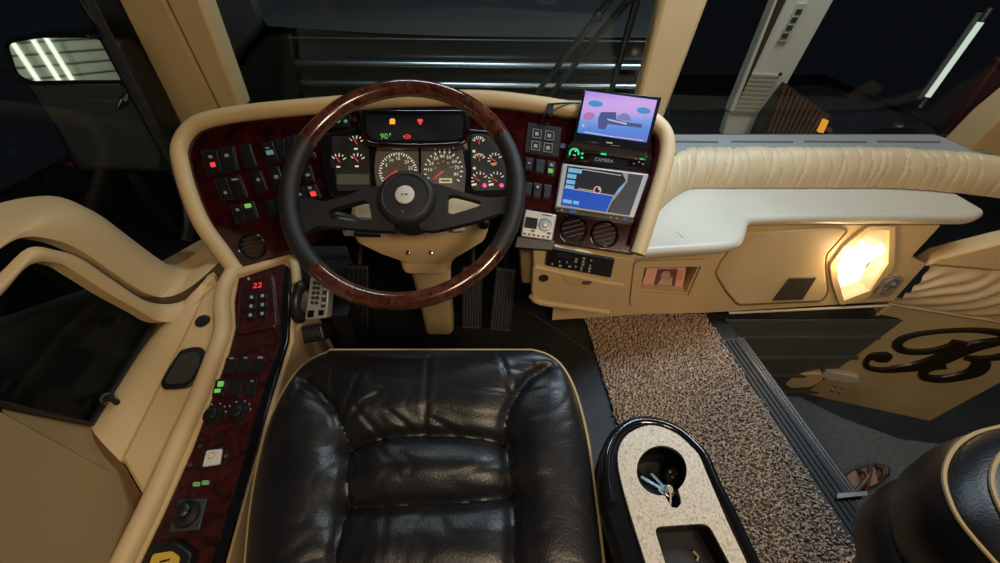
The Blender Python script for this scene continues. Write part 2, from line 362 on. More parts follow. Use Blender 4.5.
edge = [(284, 264), (290, 268), (290, 300), (288, 340), (269, 400), (246, 480), (223, 563), (195, 660), (183, 660), (211, 563), (236, 480), (260, 400), (280, 340), (281, 300)]
obj('panel_edge', slab(M(), CON, edge, .0, .0125), BLACKG, con, bevel=.003)
obj('keypad_bezel', slab(M(), CON, roundpoly([(240, 283), (272, 272), (277, 326), (237, 334)], 5), .008, .018), CONSOLEW, con, bevel=.002)
text('digit_display', CON, '22', 257.5, 285.5, .022, E_RED, con, c=.019, rot=math.radians(4))
for (x, y) in ((251.6, 297), (262.4, 295.6), (251, 306), (262.4, 304.5), (250.3, 315), (262, 313.4)):
    b = obj('button', slab(M(), CON, [(x - 4.4, y - 3.4), (x + 4.6, y - 4.0), (x + 4.4, y + 3.4), (x - 4.6, y + 3.8)], .016, .0215), BLACK, con, bevel=.001)
    obj('legend', slab(M(), CON, [(x - 1.5, y - 1.4), (x + 1.6, y - 1.5), (x + 1.5, y + 1.3), (x - 1.6, y + 1.4)], .021, .0222), LEGEND, b)
obj('indicator_lamp', slab(M(), CON, [(247, 278), (249, 277), (250, 279.5), (248, 280)], .018, .0195), LEGEND, con)
def rock(fr, q, parent, c0=.0, mark=None, lit=None, bez=True, mt=BLACK, hgt=.008, name='rocker_switch'):
    """rocker switch on px quad: bezel, wedge-shaped rocker and legend"""
    o = obj(name, slab(M(), fr, qrect(q, .02, .02, .98, .98), c0, c0 + .003), BLACK, parent, bevel=.001)
    m = M()
    a = [fr.px(*q(u, v), c0 + h) for u, v, h in ((.14, .1, .004), (.86, .1, .004), (.86, .52, .0055), (.14, .52, .0055), (.14, .9, hgt), (.86, .9, hgt))]
    b = [fr.px(*q(u, v), c0) for u, v in ((.14, .1), (.86, .1), (.86, .9), (.14, .9))]
    m.add(a + b, [(0, 1, 2, 3), (3, 2, 5, 4), (4, 5, 8, 9), (0, 6, 7, 1), (0, 3, 4, 9, 6), (1, 7, 8, 5, 2)])
    obj('rocker', m, mt, o, ang=20)
    if mark:
        u0, v0, u1, v1 = mark; uc, vc = (u0 + u1) / 2, (v0 + v1) / 2; mark = (uc - (u1 - u0) * .38, vc - (v1 - v0) * .38, uc + (u1 - u0) * .38, vc + (v1 - v0) * .38)
        obj('legend', slab(M(), fr, qrect(q, *mark), c0 + .004, c0 + hgt + .0006), LEGEND_D, o)
    if lit: obj('indicator_lamp', slab(M(), fr, qrect(q, *lit[1]), c0 + .004, c0 + hgt + .001), lit[0], o)
    return o
for (x, y, mk, lt_) in ((230, 366, (.3, .0, .7, .1), None), (244, 365.5, (.3, .0, .7, .1), None), (258.5, 365, (.25, 0, .8, .13), None),
                        (219.5, 388, None, (E_GREEN, (.30, .12, .72, .4))), (235.5, 388, None, None), (251, 387, (.35, .1, .6, .2), None)):
    q = quad((x - 4.2, y - 8.5), (x + 7, y - 9.3), (x + 4, y + 8), (x - 8.4, y + 9))
    s = rock(CON, q, con, .010, mk, lt_)
    if lt_: obj('legend', slab(M(), CON, qrect(q, .15, .55, .6, .75), .014, .0192), E_GREEN, s)
for (x, y) in ((213, 415), (238, 412.5)):
    k = obj('rotary_knob', M().lathe(CON.px(x, y, .010), cn, [(.019, 0), (.018, .003), (.012, .004), (.011, .011), (.009, .012)], 24), BLACK, con)
    for a in (-.9, -.35, .35, .9, 1.4):
        p = CON.px(x, y, .011) + CON.u * (math.sin(a) * .024) + CON.v * (math.cos(a) * .024)
        obj('dial_mark', M().lathe(p, cn, [(.0016, 0), (.0014, .0012)], 8), LEGEND, k)
q = quad((205, 448.5), (222.5, 446.5), (219.5, 464.5), (200, 467.5))
ws_ = obj('rocker_switch', slab(M(), CON, roundpoly([q(-.08, -.05), q(1.05, -.05), q(1.04, 1.05), q(-.08, 1.05)], 3), .010, .016), BLACK, con, bevel=.002, label='white square rocker switch')
obj('rocker', slab(M(), CON, roundpoly(qrect(q, .08, .1, .98, .98), 2), .014, .021), mat('white_plastic', (.62, .60, .55), .4), ws_, bevel=.002)
p = CON.px(211.5, 455.5, .0215); obj('legend', M().tube([p + CON.u * math.cos(a) * .0055 + CON.v * math.sin(a) * .0055 for a in [k * PI / 6 for k in range(12)]], .0008, 6, True), mat('orange_print', (.55, .35, .18), .5), ws_)
for (x, y) in ((196, 484), (205, 482.5)):
    obj('indicator_lamp', slab(M(), CON, roundpoly([(x - 3, y - 2), (x + 3.3, y - 2.3), (x + 2.6, y + 2), (x - 3.6, y + 2.4)], 1.5), .010, .014), em('lit_soft_green', (.35, .7, .2), .3), con, label='small green panel light')
for (x, y) in ((200, 446), (226, 456), (190, 465)):
    obj('screw', M().lathe(CON.px(x, y, .010), cn, [(.004, 0), (.003, .002)], 12), ALU, con)
j = obj('joystick', slab(M(), CON, [(178, 499), (207, 498), (199, 530), (168, 533)], .010, .015), DARKG, con, bevel=.002, label='black joystick on square plate')
obj('collar', M().lathe(CON.px(187, 514, .015), cn, [(.022, 0), (.020, .004), (.013, .006), (.010, .007)], 24), BLACK, j)
obj('stick', M().lathe(CON.px(187, 512, .02), cn + V((0, .1, 0)), [(.007, 0), (.008, .006), (.013, .012), (.012, .018), (.008, .021)], 20), BLACK, j)
# yellow-labelled control box
yb = thing('control_box', 'black control box with yellow label at rear of burgundy panel', 'control box', tuple(CON.px(168, 556, .01)))
obj('housing', slab(M(), CON, roundpoly([(152, 545), (176, 541), (192, 553), (183, 590), (132, 590)], 4), .0105, .034), BLACK, yb, bevel=.004)
obj('label_plate', slab(M(), CON, roundpoly([(153, 554), (172, 551), (180, 557), (172, 588), (140, 588)], 3), .033, .0355), mat('yellow_label', (.62, .42, .05), .5), yb)
obj('print', slab(M(), CON, [(160, 561), (170, 558.5), (169, 560.5), (159, 563)], .035, .0365), BLACK, yb)
# oval pocket and round button on the beige ledge
pk = [(180, 350), (193, 346.5), (202, 347), (205.5, 353), (204, 364), (194, 382), (186, 387.5), (172, 389), (162, 389), (160, 383), (168, 368)]
o = obj('pocket_rim', slab(M(), CON, roundpoly(pk, 3), -.004, .004), BLACK, con, bevel=.002)
obj('pocket_mesh', slab(M(), CON, [(182 + (x - 182) * .76, 368 + (y - 368) * .76) for x, y in pk], .002, .0052), mat('mesh_grille', (.03, .028, .024), .6, bump=.6, bscale=700), o)
obj('push_button', M().lathe(CON.px(202.5, 321, 0), cn, [(.0165, 0), (.015, .003), (.011, .004), (.010, .007), (.006, .008)], 24), BLACK, con)

# handset and keypad by the driver's left knee
KP = Frame(at(317, 299, .92), (1, .1, .15), (-.15, .8, .75), -CF)
kp = thing('keypad_controller', 'silver push-button keypad below the left of steering wheel', 'controller', tuple(at(317, 305, .92)))
q = quad((310, 277), (330, 280), (326.5, 318), (304.5, 320))
obj('body', slab(M(), KP, qrect(q, 0, 0, 1, 1), -.03, 0), SILVER, kp, bevel=.003)
for r in range(5):
    for c in range(2):
        x, y = q(.28 + .2 * c, .12 + .12 * r); obj('key', M().lathe(KP.px(x, y), KP.n, [(.0045, 0), (.004, .003), (.002, .004)], 12), BLACK, kp)
obj('key_label', slab(M(), KP, qrect(q, .68, .1, .9, .72), -.001, .001), DARKG, kp)
for v in (.22, .4, .58): obj('key_label', slab(M(), KP, qrect(q, .70, v, .88, v + .06), 0, .002), LEGEND, kp)
obj('lens', slab(M(), KP, qrect(q, .1, .78, .4, .95), -.001, .001), BLACKG, kp); obj('lens', slab(M(), KP, qrect(q, .6, .78, .85, .92), -.001, .001), BLACKG, kp)
hs = thing('handset', 'black curved handset hanging beside the silver keypad', 'handset', tuple(at(301, 300, .95)))
obj('grip', M().tube(smooth_path([at(303, 283, .93), at(297, 295, .91), at(296, 309, .91), at(301, 321, .93)], 5), [.010, .013, .015, .014, .012, .012, .012, .012, .012, .012, .012, .013, .015, .016, .014, .011], 12), BLACK, hs)
obj('coiled_cable', M().tube(smooth_path([at(301, 322, .93), at(296, 334, .95), at(300, 345, .97), at(303, 356, 1.0)], 6), .006, 8), mat('cream_cable', (.5, .42, .28), .5), hs)
bx = thing('junction_box', 'small black box under silver keypad near the seat corner', 'box', tuple(at(311, 335, .97)))
obj('body', slab(M(), Frame(at(311, 333, .97), (1, 0, 0), CU, -CF), roundpoly([(299, 327), (321, 324), (325, 340), (300, 345)], 3), -.06, 0), BLACK, bx, bevel=.006)
obj('cover', slab(M(), Frame(at(311, 333, .97), (1, 0, 0), CU, -CF), roundpoly([(303, 330), (318, 328), (321, 337), (304, 340)], 2), -.001, .006), SOFTBLACK, bx, bevel=.003)
obj('bracket', M().box((-.47, .70, .0), (-.42, .76, .34)), BLACK, bx)
#PART2
# =================================================================== DASHBOARD
DP = Frame(CAM + CF * 1.0, (1, 0, 0), CU, -CF)
U1 = 1 / 380.
dash = thing('dashboard', 'driver dashboard of glossy burgundy wood with beige padded rim', 'dashboard', (-.2, 1.0, 0))
FASC = [(236, 270), (222, 250), (205, 225), (192, 195), (184, 165), (184, 148), (192, 134), (206, 126), (250, 117), (330, 109), (400, 104), (480, 103), (540, 109), (580, 114), (640, 121), (658, 130), (663, 143), (661, 162), (652, 195), (642, 228), (634, 255), (548, 243), (523, 240), (517, 215), (505, 203), (335, 205), (322, 236), (300, 250)]
obj('fascia', slab(M(), DP, FASC, -.03, 0), BURL, dash, bevel=.004)
RIM = [(238, 273), (221, 250), (203, 225), (190, 195), (181.5, 165), (180, 148), (188, 132), (205, 121), (250, 112.5), (330, 105), (400, 99.5), (480, 98.5), (535, 104), (575, 110), (640, 117), (659, 126), (666.5, 141), (665, 163), (655.5, 196), (645.5, 229), (637, 254)]
obj('padded_rim', M().tube(smooth_path([DP.px(x, y, .002) for x, y in RIM], 5), .0205, 14), BEIGE, dash)
# dash body running forward to the windshield
bk = V((0, .30, -.17))
topl = [DP.px(x, y, -.012) for x, y in ((176, 160), (182, 130), (205, 116), (250, 107), (330, 100), (400, 95), (480, 94), (535, 99), (575, 105), (640, 112), (664, 124), (671, 145))]
m = M(); nT = len(topl); m.add(topl + [p + bk for p in topl], [(i, i + 1, i + 1 + nT, i + nT) for i in range(nT - 1)])
obj('dash_top', m, BEIGE, dash)
obj('under_panel', M().box((-.66, 1.30, .02), (.33, 1.33, .56)), BLACK, dash)
# instrument housing
obj('instrument_housing', slab(M(), DP, roundpoly([(318, 134), (360, 128), (470, 128), (506, 132), (514, 165), (512, 196), (420, 200), (330, 198), (322, 170)], 8), -.01, .012), BLACKG, dash, bevel=.004)
hood = obj('warning_display', slab(M(), DP, roundpoly([(359, 109), (468, 109), (469, 138), (459, 147), (372, 147), (362, 137)], 5), 0, .045), BLACKG, dash, bevel=.004)
obj('smoked_window', slab(M(), DP, roundpoly([(366, 115), (463, 115), (463, 135), (456, 140.5), (376, 140.5), (367, 134)], 3), .044, .0465), SMOKE, hood)
obj('wood_lip', M().tube(smooth_path([DP.px(x, y, .046) for x, y in ((362, 134), (366, 140), (374, 144.5), (415, 146), (457, 144.5), (465, 139), (468, 130))], 4), .0065, 10), BURL, hood)
text('digit_display', DP, '90', 384, 136.5, .020, E_GREEN, hood, c=.0475)
text('digit_display', DP, 'F', 390, 135, .012, E_GREEN, hood, c=.0475)
def icon(name, m, mats, par): return obj(name, m, mats, par, flat=True)
icon('warning_icon', slab(M(), DP, [(389.5, 119.5), (391, 118.5), (393.8, 118.5), (395, 119.5), (395, 124), (389.7, 124)], .0468, .048), E_ORANGE, hood)
icon('warning_icon', slab(M(), DP, [(417.5, 119), (422.5, 119), (422.8, 121.5), (421.2, 122.2), (421.5, 124.3), (418.9, 124.3), (419, 122.2), (417.3, 121.5)], .0468, .048), E_RED, hood)
pc = DP.px(407, 136.6, .0475); ic = M().tube([pc + DP.u * math.cos(k * PI / 8) * .006 + DP.v * math.sin(k * PI / 8) * .005 for k in range(16)], .0009, 6, True)
ic.tube([pc - DP.u * .0028, pc + DP.u * .0028], .0009, 6); ic.tube([pc - DP.u * .0085 + DP.v * .003, pc - DP.u * .0085 - DP.v * .003], .0008, 6); ic.tube([pc + DP.u * .0085 + DP.v * .003, pc + DP.u * .0085 - DP.v * .003], .0008, 6)
obj('warning_icon', ic, E_RED, hood)
# small lamps beside the display
tp_ = obj('indicator_strip', slab(M(), DP, roundpoly([(331, 116), (351, 114), (350, 127), (332, 128)], 3), 0, .010), BLACK, dash, bevel=.002)
for x, d in ((338, -1), (345.8, 1)):
    icon('turn_arrow', slab(M(), DP, [(x + 2 * d, 121), (x - .3 * d, 118.8), (x - .3 * d, 120), (x - 2 * d, 120), (x - 2 * d, 122), (x - .3 * d, 122), (x - .3 * d, 123.2)], .0098, .0112), em('lit_dim_green', (.2, .8, .35), .35), tp_)
obj('trip_knob', M().lathe(DP.px(356, 122, 0), DP.n, [(.0085, 0), (.0085, .008), (.006, .016), (.003, .017)], 20), BLACK, dash)
# --- gauges
GC = .013
def gface(name, pts, mt, par=None): return obj(name, slab(M(), DP, roundpoly(pts, 4), .008, GC), mt, par or dash, bevel=.001)
def ticks(fr, cx, cy, rx, a0, a1, n, l, w, c, mats, par, ry=None, name='dial_marks'):
    m = M()
    for i in range(n):
        a = a0 + (a1 - a0) * i / (n - 1); r0, r1 = rx - (l if i % 2 == 0 else l * .6), rx
        d = V((math.sin(a), -math.cos(a))); t = V((d.y, -d.x)) * w
        pts = [V((cx, cy)) + d * r0 + t, V((cx, cy)) + d * r1 + t, V((cx, cy)) + d * r1 - t, V((cx, cy)) + d * r0 - t]
        slab(m, fr, [tuple(p) for p in pts], c - .0004, c + .0004)
    return obj(name, m, mats, par, flat=True)
def needle(x0, y0, x1, y1, par, w=.9):
    d = (V((x1, y1)) - V((x0, y0))).normalized(); t = V((-d.y, d.x))
    p = V((x0, y0)); q_ = V((x1, y1))
    return obj('needle', slab(M(), DP, [tuple(p + t * w), tuple(q_ + t * w * .5), tuple(q_ - t * w * .5), tuple(p - t * w)], GC + .002, GC + .0035), E_NEEDLE, par, flat=True)
D2 = math.radians
lg = gface('gauge_panel', [(331, 136), (368, 136), (370, 176), (371, 190), (337, 191), (333, 160)], GAUGE)
for cx_, cy_, (nx, ny) in ((356, 143, (353, 137.5)), (338.5, 161, (334.5, 155)), (357, 160.5, (352.5, 155))):
    g = obj('dial', slab(M(), DP, roundpoly([(cx_ - 8, cy_ - 8), (cx_ + 9, cy_ - 8), (cx_ + 9, cy_ + 7), (cx_ - 8, cy_ + 7)], 3), GC - .002, GC + .0004), GAUGE, lg)
    ticks(DP, cx_, cy_ + 1, 8.5, D2(-50), D2(60), 5, 3.2, .42, GC + .001, E_WHITE, g)
    needle(cx_ + 1, cy_ + 1, nx, ny, g, .6)
    slabw('dial_mark', DP, [(cx_ - 2, cy_ + 5), (cx_ + 1.6, cy_ + 5), (cx_ + 1.6, cy_ + 6.5), (cx_ - 2, cy_ + 6.5)], GC, GC + .001, E_WHITE, g, flat=True)
obj('lcd_screen', slab(M(), DP, [(336.5, 174), (369, 174), (369, 184.5), (337, 184.5)], GC - .002, GC + .001), mat('lcd_glass', (.075, .085, .065), .3, emit=(.5, .6, .4), es=.03), lg)
slabw('divider', DP, [(350, 137), (350.8, 137), (350.8, 172), (350, 172)], GC, GC + .0015, DARKG, lg)
tf = gface('tachometer', [(376, 150), (384, 147), (418, 147), (420, 196), (378, 196), (374, 170)], GAUGEL)
ticks(DP, 398, 171.5, 19, D2(-128), D2(85), 27, 3, .45, GC + .0008, E_WHITE, tf)
m = M()
for s_, a in (('5', -62), ('10', -32), ('15', 0), ('20', 43), ('25', 75)): text_into(m, DP, s_, 398 + 13 * math.sin(D2(a)), 171.5 - 13 * math.cos(D2(a)), .0125, GC + .001)
obj('numerals', m, E_WHITE, tf, flat=True)
needle(397, 170.5, 384, 179.5, tf, 1.0)
sf = gface('speedometer', [(421, 147), (462, 147), (466, 172), (464, 196), (421, 196)], GAUGEL)
ticks(DP, 443.5, 170, 19.5, D2(-118), D2(125), 17, 3, .5, GC + .0008, E_WHITE, sf)
m = M()
for i in range(8):
    a = D2(-92 + i * 29); text_into(m, DP, str((i + 1) * 10), 443.5 + 13.6 * math.sin(a), 169.5 - 13.2 * math.cos(a), .0135, GC + .001)
obj('numerals', m, E_WHITE, sf, flat=True)
m = M()
for i, k in enumerate((20, 40, 60, 80, 100)):
    a = D2(-78 + i * 38); text_into(m, DP, str(k), 443.5 + 8.2 * math.sin(a), 169.5 - 8 * math.cos(a), .0075, GC + .001)
obj('inner_numerals', m, em('lit_dim_orange', (1, .55, .2), .5), sf, flat=True)
needle(443, 171, 433, 179, sf, 1.0)
obj('odometer', slab(M(), DP, [(439, 178.2), (452, 178.2), (452, 183), (439, 183)], GC, GC + .0015), E_LCD, sf, flat=True)
slabw('odometer_digits', DP, [(441, 180), (450, 180), (450, 181.3), (441, 181.3)], GC + .001, GC + .002, DARKG, sf, flat=True)
rg = gface('gauge_panel', [(470, 134), (487, 134), (500, 150), (506, 166), (506, 190), (472, 191)], GAUGE)
for cx_, cy_, r_ in ((478.6, 143, 6.5), (479, 160, 6.5), (495, 160, 7), (479.5, 180, 8), (496.5, 180, 8)):
    g = obj('dial', slab(M(), DP, roundpoly([(cx_ - 8, cy_ - 8), (cx_ + 8, cy_ - 8), (cx_ + 8, cy_ + 8), (cx_ - 8, cy_ + 8)], 3), GC - .002, GC + .0004), GAUGE, rg)
    ticks(DP, cx_, cy_, r_ + .5, D2(-100 if r_ > 6.6 else -60), D2(60), 7, 3, .42, GC + .001, E_WHITE, g)
    nx = (cx_, cy_ - 4) if r_ < 6.6 else (cx_ - 5, cy_ - 2)
    needle(cx_ + .5, cy_ + 1, *nx, g, .6)
    if r_ == 8:
        slabw('dial_mark', DP, [(cx_ - 8, cy_ + 4), (cx_ - 3, cy_ + 3), (cx_ - 3, cy_ + 5), (cx_ - 7.5, cy_ + 6)], GC, GC + .001, E_WHITE, g, flat=True)
        obj('warning_lamp', M().lathe(DP.px(cx_ + 5, cy_ + 5.4, GC), DP.n, [(.0055, 0), (.005, .002), (.002, .003)], 16), E_PINK, g)
    if r_ == 7: slabw('dial_mark', DP, [(cx_ - 5, cy_ + 3), (cx_ + 2, cy_ + 2.5), (cx_ + 1, cy_ + 5), (cx_ - 3, cy_ + 5.5)], GC, GC + .001, em('lit_rust', (1, .35, .2), .6), g, flat=True)
    if r_ == 6.5: slabw('dial_mark', DP, [(cx_ - 6, cy_ + 7), (cx_ - 3.4, cy_ + 7), (cx_ - 3.4, cy_ + 9.3), (cx_ - 6, cy_ + 9.3)], GC, GC + .001, E_WHITE, g, flat=True)
# --- left wing switches
def plate(pts, c=.004): return obj('switch_plate', slab(M(), DP, roundpoly(pts, 2), 0, c), BLACK, dash, bevel=.0015)
GLEAM = ALU
def gleam(x0, y0, x1, y1): return None
def swpair(tl, tr, br, bl, n, marks=(), lits=()):
    q = quad(tl, tr, br, bl); pl = plate([q(-.03, -.03), q(1.03, -.03), q(1.03, 1.03), q(-.03, 1.03)])
    for i in range(n):
        qq = quad(q(i / n + .03, .04), q((i + 1) / n - .03, .04), q((i + 1) / n - .03, .96), q(i / n + .03, .96))
        rk = rock(DP, qq, dash, .004, marks[i] if i < len(marks) else None, lits[i] if i < len(lits) else None)
    return q
swpair((201, 151), (233, 146.5), (238, 170), (208, 175), 2, [(.3, .18, .55, .34), (.3, .22, .6, .4)], [(E_RED, (.3, .52, .62, .72))])
swpair((238, 146), (249.5, 144), (256.5, 166), (245, 168), 1)
swpair((261, 144), (272, 141), (280, 162), (266, 163), 1, [(.2, .18, .55, .28)], [(mat('lit_teal', (.1, .2, .2), .5, emit=(.4, .8, .8), es=.15), (.2, .38, .75, .6))])
swpair((273, 141), (296, 134.5), (292, 157), (281, 161), 2)
swpair((213, 178.5), (239, 175), (247.5, 197), (222, 200), 2, [(.3, .62, .6, .8), (.2, .08, .85, .18)])
swpair((250, 172.5), (260, 170.5), (267.5, 190), (256, 192.5), 1, [(.35, .3, .65, .5)])
swpair((267.5, 168.5), (278, 166), (284, 186), (273.5, 188.5), 1, [(.3, .35, .75, .6)])
swpair((300, 168), (310, 165), (315, 182), (305, 184), 1, [(.25, .4, .75, .62)])
swpair((292, 188.5), (315, 183.5), (321, 198), (298, 203), 2, [(.3, .35, .55, .6), (.2, .05, .6, .3)], [None, (E_RED, (.25, .45, .75, .8))])
swpair((230, 205), (252.5, 201), (258.5, 218), (236, 224), 2, [(.3, .2, .6, .38)], [None, (E_GREEN, (.15, .06, .7, .28))])
swpair((264, 200.5), (279, 197.5), (283, 212.5), (269, 216), 2)
obj('dimmer_knob', M().lathe(DP.px(313.6, 156, 0), DP.n, [(.009, 0), (.009, .004), (.0065, .006), (.006, .013), (.004, .014)], 20), BLACK, dash)
def round_vent(px, py, r, ang):
    c0 = DP.px(px, py, 0)
    o = obj('round_vent', M().lathe(c0, DP.n, [(r * U1, -.01), (r * U1, .006), (r * U1 * .93, .010), (r * U1 * .84, .006), (r * U1 * .80, -.008), (.001, -.009)], 32), BLACKG, dash)
    ca, sa = math.cos(ang), math.sin(ang); e = DP.u * ca + DP.v * sa; g = DP.v * ca - DP.u * sa
    for k in (-.5, -.17, .17, .5):
        w = math.sqrt(.64 - k * k) * r * U1
        p = c0 + g * (k * r * U1); up = (DP.n * .75 + g * .65).normalized() * .006
        t = .0008
        a = [p - e * w - up * .3, p + e * w - up * .3, p + e * w + up * .8, p - e * w + up * .8]
        obj('vane', M().prism(a, g * t * 2), DARKG, o)
    return o
round_vent(253, 246, 13.5, D2(12)); round_vent(573.5, 230, 14, D2(14)); round_vent(604.5, 234.5, 14, D2(14))
# --- right wing: heater button block and switches
q4 = quad((527.7, 122), (562, 127), (559, 157.5), (524.5, 151.8))
pl = plate([q4(0, 0), q4(1, 0), q4(1, 1), q4(0, 1)], .006)
for u, v in ((.3, .34), (.66, .34), (.3, .74), (.66, .74)):
    pts = [q4(u + a * .135, v + b * .16) for a, b in ((-1, -1), (1, -1), (1, 1), (-1, 1))]
    b = obj('push_button', slab(M(), DP, pts, .005, .009), BLACK, dash, bevel=.001)
    pp = [V(DP.px(*q4(u + a * .12, v + b_ * .142), .0095)) for a, b_ in ((-1, -1), (1, -1), (1, 1), (-1, 1))]
    obj('outline', M().tube(pp, .0012, 4, True), LEGEND, b)
    obj('legend', slab(M(), DP, [q4(u + a * .05, v + b_ * .055) for a, b_ in ((-1, -1), (1, -1), (1, 1), (-1, 1))], .0085, .0096), LEGEND_D, b)
swpair((525.5, 157), (533.5, 158.2), (532, 171), (524.3, 170), 1, [(.35, .3, .7, .5)])
swpair((536, 158.8), (545.5, 160), (543.5, 174), (534.5, 172.6), 1)
swpair((547.5, 160.5), (556.5, 162), (554.5, 177), (545.8, 175), 1, [(.25, .1, .75, .36)], [(E_GREEN, (.2, .5, .75, .8))])
swpair((525.5, 182), (532.5, 183), (531, 196), (524.5, 195.2), 1)
swpair((534, 182.5), (542, 184), (540, 198.5), (532.5, 197), 1, [(.3, .1, .75, .36)])
swpair((544, 184), (552, 185.4), (550, 199), (542.5, 198), 1)
swpair((560, 142.5), (567, 143.5), (566, 149.5), (559.5, 148.5), 1)
for x, y in ((664 - 8, 146), (657, 158)): obj('screw', M().lathe(DP.px(x - 2, y, 0), DP.n, [(.004, 0), (.003, .002)], 12), CHROME, dash)
# trim rail on the right edge of the wood
obj('wood_edge', M().tube(smooth_path([DP.px(x, y, .006) for x, y in ((655, 136), (657, 150), (650, 180), (640, 212), (630, 246))], 5), .008, 10), BURL, dash)

# =================================================================== CAR STEREO WITH FOLD-OUT SCREEN
cs_ = thing('car_stereo', 'black car stereo with fold-out colour screen above navigation display', 'stereo', tuple(DP.px(608, 155, 0)))
q = quad((567.5, 144), (652, 156), (650, 169), (564, 160))
obj('faceplate', slab(M(), DP, qrect(q, 0, 0, 1, 1), 0, .020), BLACKG, cs_, bevel=.003)
pc = DP.px(573.5, 154.5, .020)
kn = obj('volume_knob', M().lathe(pc, DP.n, [(.011, 0), (.0105, .008), (.008, .010)], 24), BLACKG, cs_)
obj('light_ring', M().tube([pc + DP.n * .009 + DP.u * (math.cos(a) * .0115) + DP.v * (math.sin(a) * .0115) for a in [D2(-20 + k * 22) for k in range(11)]], .0022, 8), E_GRN2, kn)
for x, y in ((582.3, 153.5), (582, 157.5)): slabw('key', DP, [(x - 1.1, y - 1), (x + 1.1, y - .8), (x + 1.1, y + .9), (x - 1.1, y + .7)], .0195, .0215, E_GRN2, cs_, flat=True)
slabw('key', DP, [(573, 149.3), (576, 149.6), (576, 150.8), (573, 150.5)], .0195, .0215, E_GRN2, cs_, flat=True)
slabw('key', DP, [(601, 153), (606.5, 153.6), (606.5, 155), (601, 154.4)], .0195, .0215, E_GRN2, cs_, flat=True)
slabw('display_window', DP, [(590, 155.5), (628, 160.5), (627, 165.5), (589, 161.5)], .0195, .0208, SMOKE, cs_, flat=True)
text('display_text', DP, 'CAMERA', 604, 160.3, .0125, em('lit_ice', (.45, .65, .85), .35), cs_, c=.0212, rot=D2(-7))
for x, y in ((636, 158.5), (634, 163.5), (639, 162), (643, 164), (645, 159.5)): slabw('key', DP, [(x - .9, y - .8), (x + 1, y - .6), (x + 1, y + .7), (x - .9, y + .5)], .0195, .0212, LEGEND, cs_, flat=True)
slabw('key', DP, [(640, 158), (643.5, 158.4), (643.5, 159.6), (640, 159.2)], .0195, .0214, E_GRN2, cs_, flat=True)
MC = .045
qs = quad((584.6, 88.4), (662, 97), (648, 151.5), (572.6, 140))
lid = obj('screen_lid', slab(M(), DP, qrect(qs, 0, 0, 1, 1), MC - .012, MC), BLACKG, cs_, bevel=.002)
qd = quad((585.8, 90.8), (657.2, 100.2), (646.6, 142.4), (577.2, 132.4))
def scr(name, pts, e, c=MC, par=lid): return slabw(name, DP, [qd(u, v) for u, v in pts], c, c + .0008, e, par, flat=True)
def gradient(name, cols, strength, fr, b0, b1):
    m = bpy.data.materials.new(name); t = nt(m); b = t.nodes['Principled BSDF']; b.inputs['Base Color'].default_value = (.01, .01, .01, 1); b.inputs['Roughness'].default_value = .3
    g = t.nodes.new('ShaderNodeNewGeometry'); d = t.nodes.new('ShaderNodeVectorMath'); d.operation = 'DOT_PRODUCT'; d.inputs[1].default_value = fr.v
    mp = t.nodes.new('ShaderNodeMapRange'); mp.inputs[1].default_value = fr.o.dot(fr.v) + b0; mp.inputs[2].default_value = fr.o.dot(fr.v) + b1
    r = t.nodes.new('ShaderNodeValToRGB'); e = r.color_ramp.elements
    e[0].position = 0; e[0].color = (*cols[0], 1); e[1].position = 1; e[1].color = (*cols[-1], 1)
    for i, c in enumerate(cols[1:-1]): k = e.new((i + 1) / (len(cols) - 1)); k.color = (*c, 1)
    t.links.new(g.outputs['Position'], d.inputs[0]); t.links.new(d.outputs['Value'], mp.inputs[0]); t.links.new(mp.outputs[0], r.inputs[0]); t.links.new(r.outputs[0], b.inputs['Emission Color']); b.inputs['Emission Strength'].default_value = strength
    return m
bb = [DP.uv(DP.px(600, y, MC))[1] for y in (140, 92)]
SKY = gradient('screen_picture', [(.10, .16, .52), (.07, .20, .60), (.16, .28, .66), (.50, .30, .66), (.52, .30, .68), (.34, .22, .62)], 1.1, DP, *bb)
scr('screen', [(0, 0), (1, 0), (1, 1), (0, 1)], SKY)
def ell(cx, cy, rx, ry, n=18): return [(cx + rx * math.cos(2 * PI * k / n), cy + ry * math.sin(2 * PI * k / n)) for k in range(n)]
CY_ = em('screen_cyan', (.06, .30, .62), .9); TRK = em('screen_shadow', (.07, .09, .26), .9); TRK2 = em('screen_mauve', (.22, .22, .5), .9); WAV = em('screen_pale', (.55, .55, .8), .9)
scr('screen_detail', ell(.17, .27, .105, .075), CY_, MC + .0004); scr('screen_detail', ell(.85, .28, .10, .075), CY_, MC + .0004)
scr('screen_detail', [(.27, .45), (.48, .40), (.50, .56), (.62, .60), (.88, .60), (.88, .68), (.55, .70), (.40, .70), (.38, .84), (.28, .84), (.25, .6)], TRK, MC + .0004)
scr('screen_detail', [(.5, .50), (.58, .40), (.66, .42), (.72, .56), (.52, .56)], TRK2, MC + .0006)
scr('screen_detail', ell(.33, .74, .06, .10), em('screen_dusk', (.10, .08, .28), .9), MC + .0006)
scr('screen_detail', [(.38, .58), (.66, .62), (.66, .66), (.38, .61)], WAV, MC + .0008)
scr('screen_detail', [(.04, .55), (.10, .48), (.18, .50), (.20, .60), (.12, .68), (.05, .66)], em('screen_rose', (.55, .22, .5), .8), MC + .0006)
scr('screen_detail', [(.05, .77), (.09, .82), (.05, .87)], WAV, MC + .0006)
scr('screen_detail', [(.10, .95), (.55, .97), (.95, .955), (.95, .975), (.5, .99), (.10, .975)], WAV, MC + .0006)
slabw('lid_mark', DP, [(606.5, 141.6), (612.5, 142.4), (612.4, 143.8), (606.4, 143)], MC, MC + .0008, LEGEND_D, lid, flat=True)
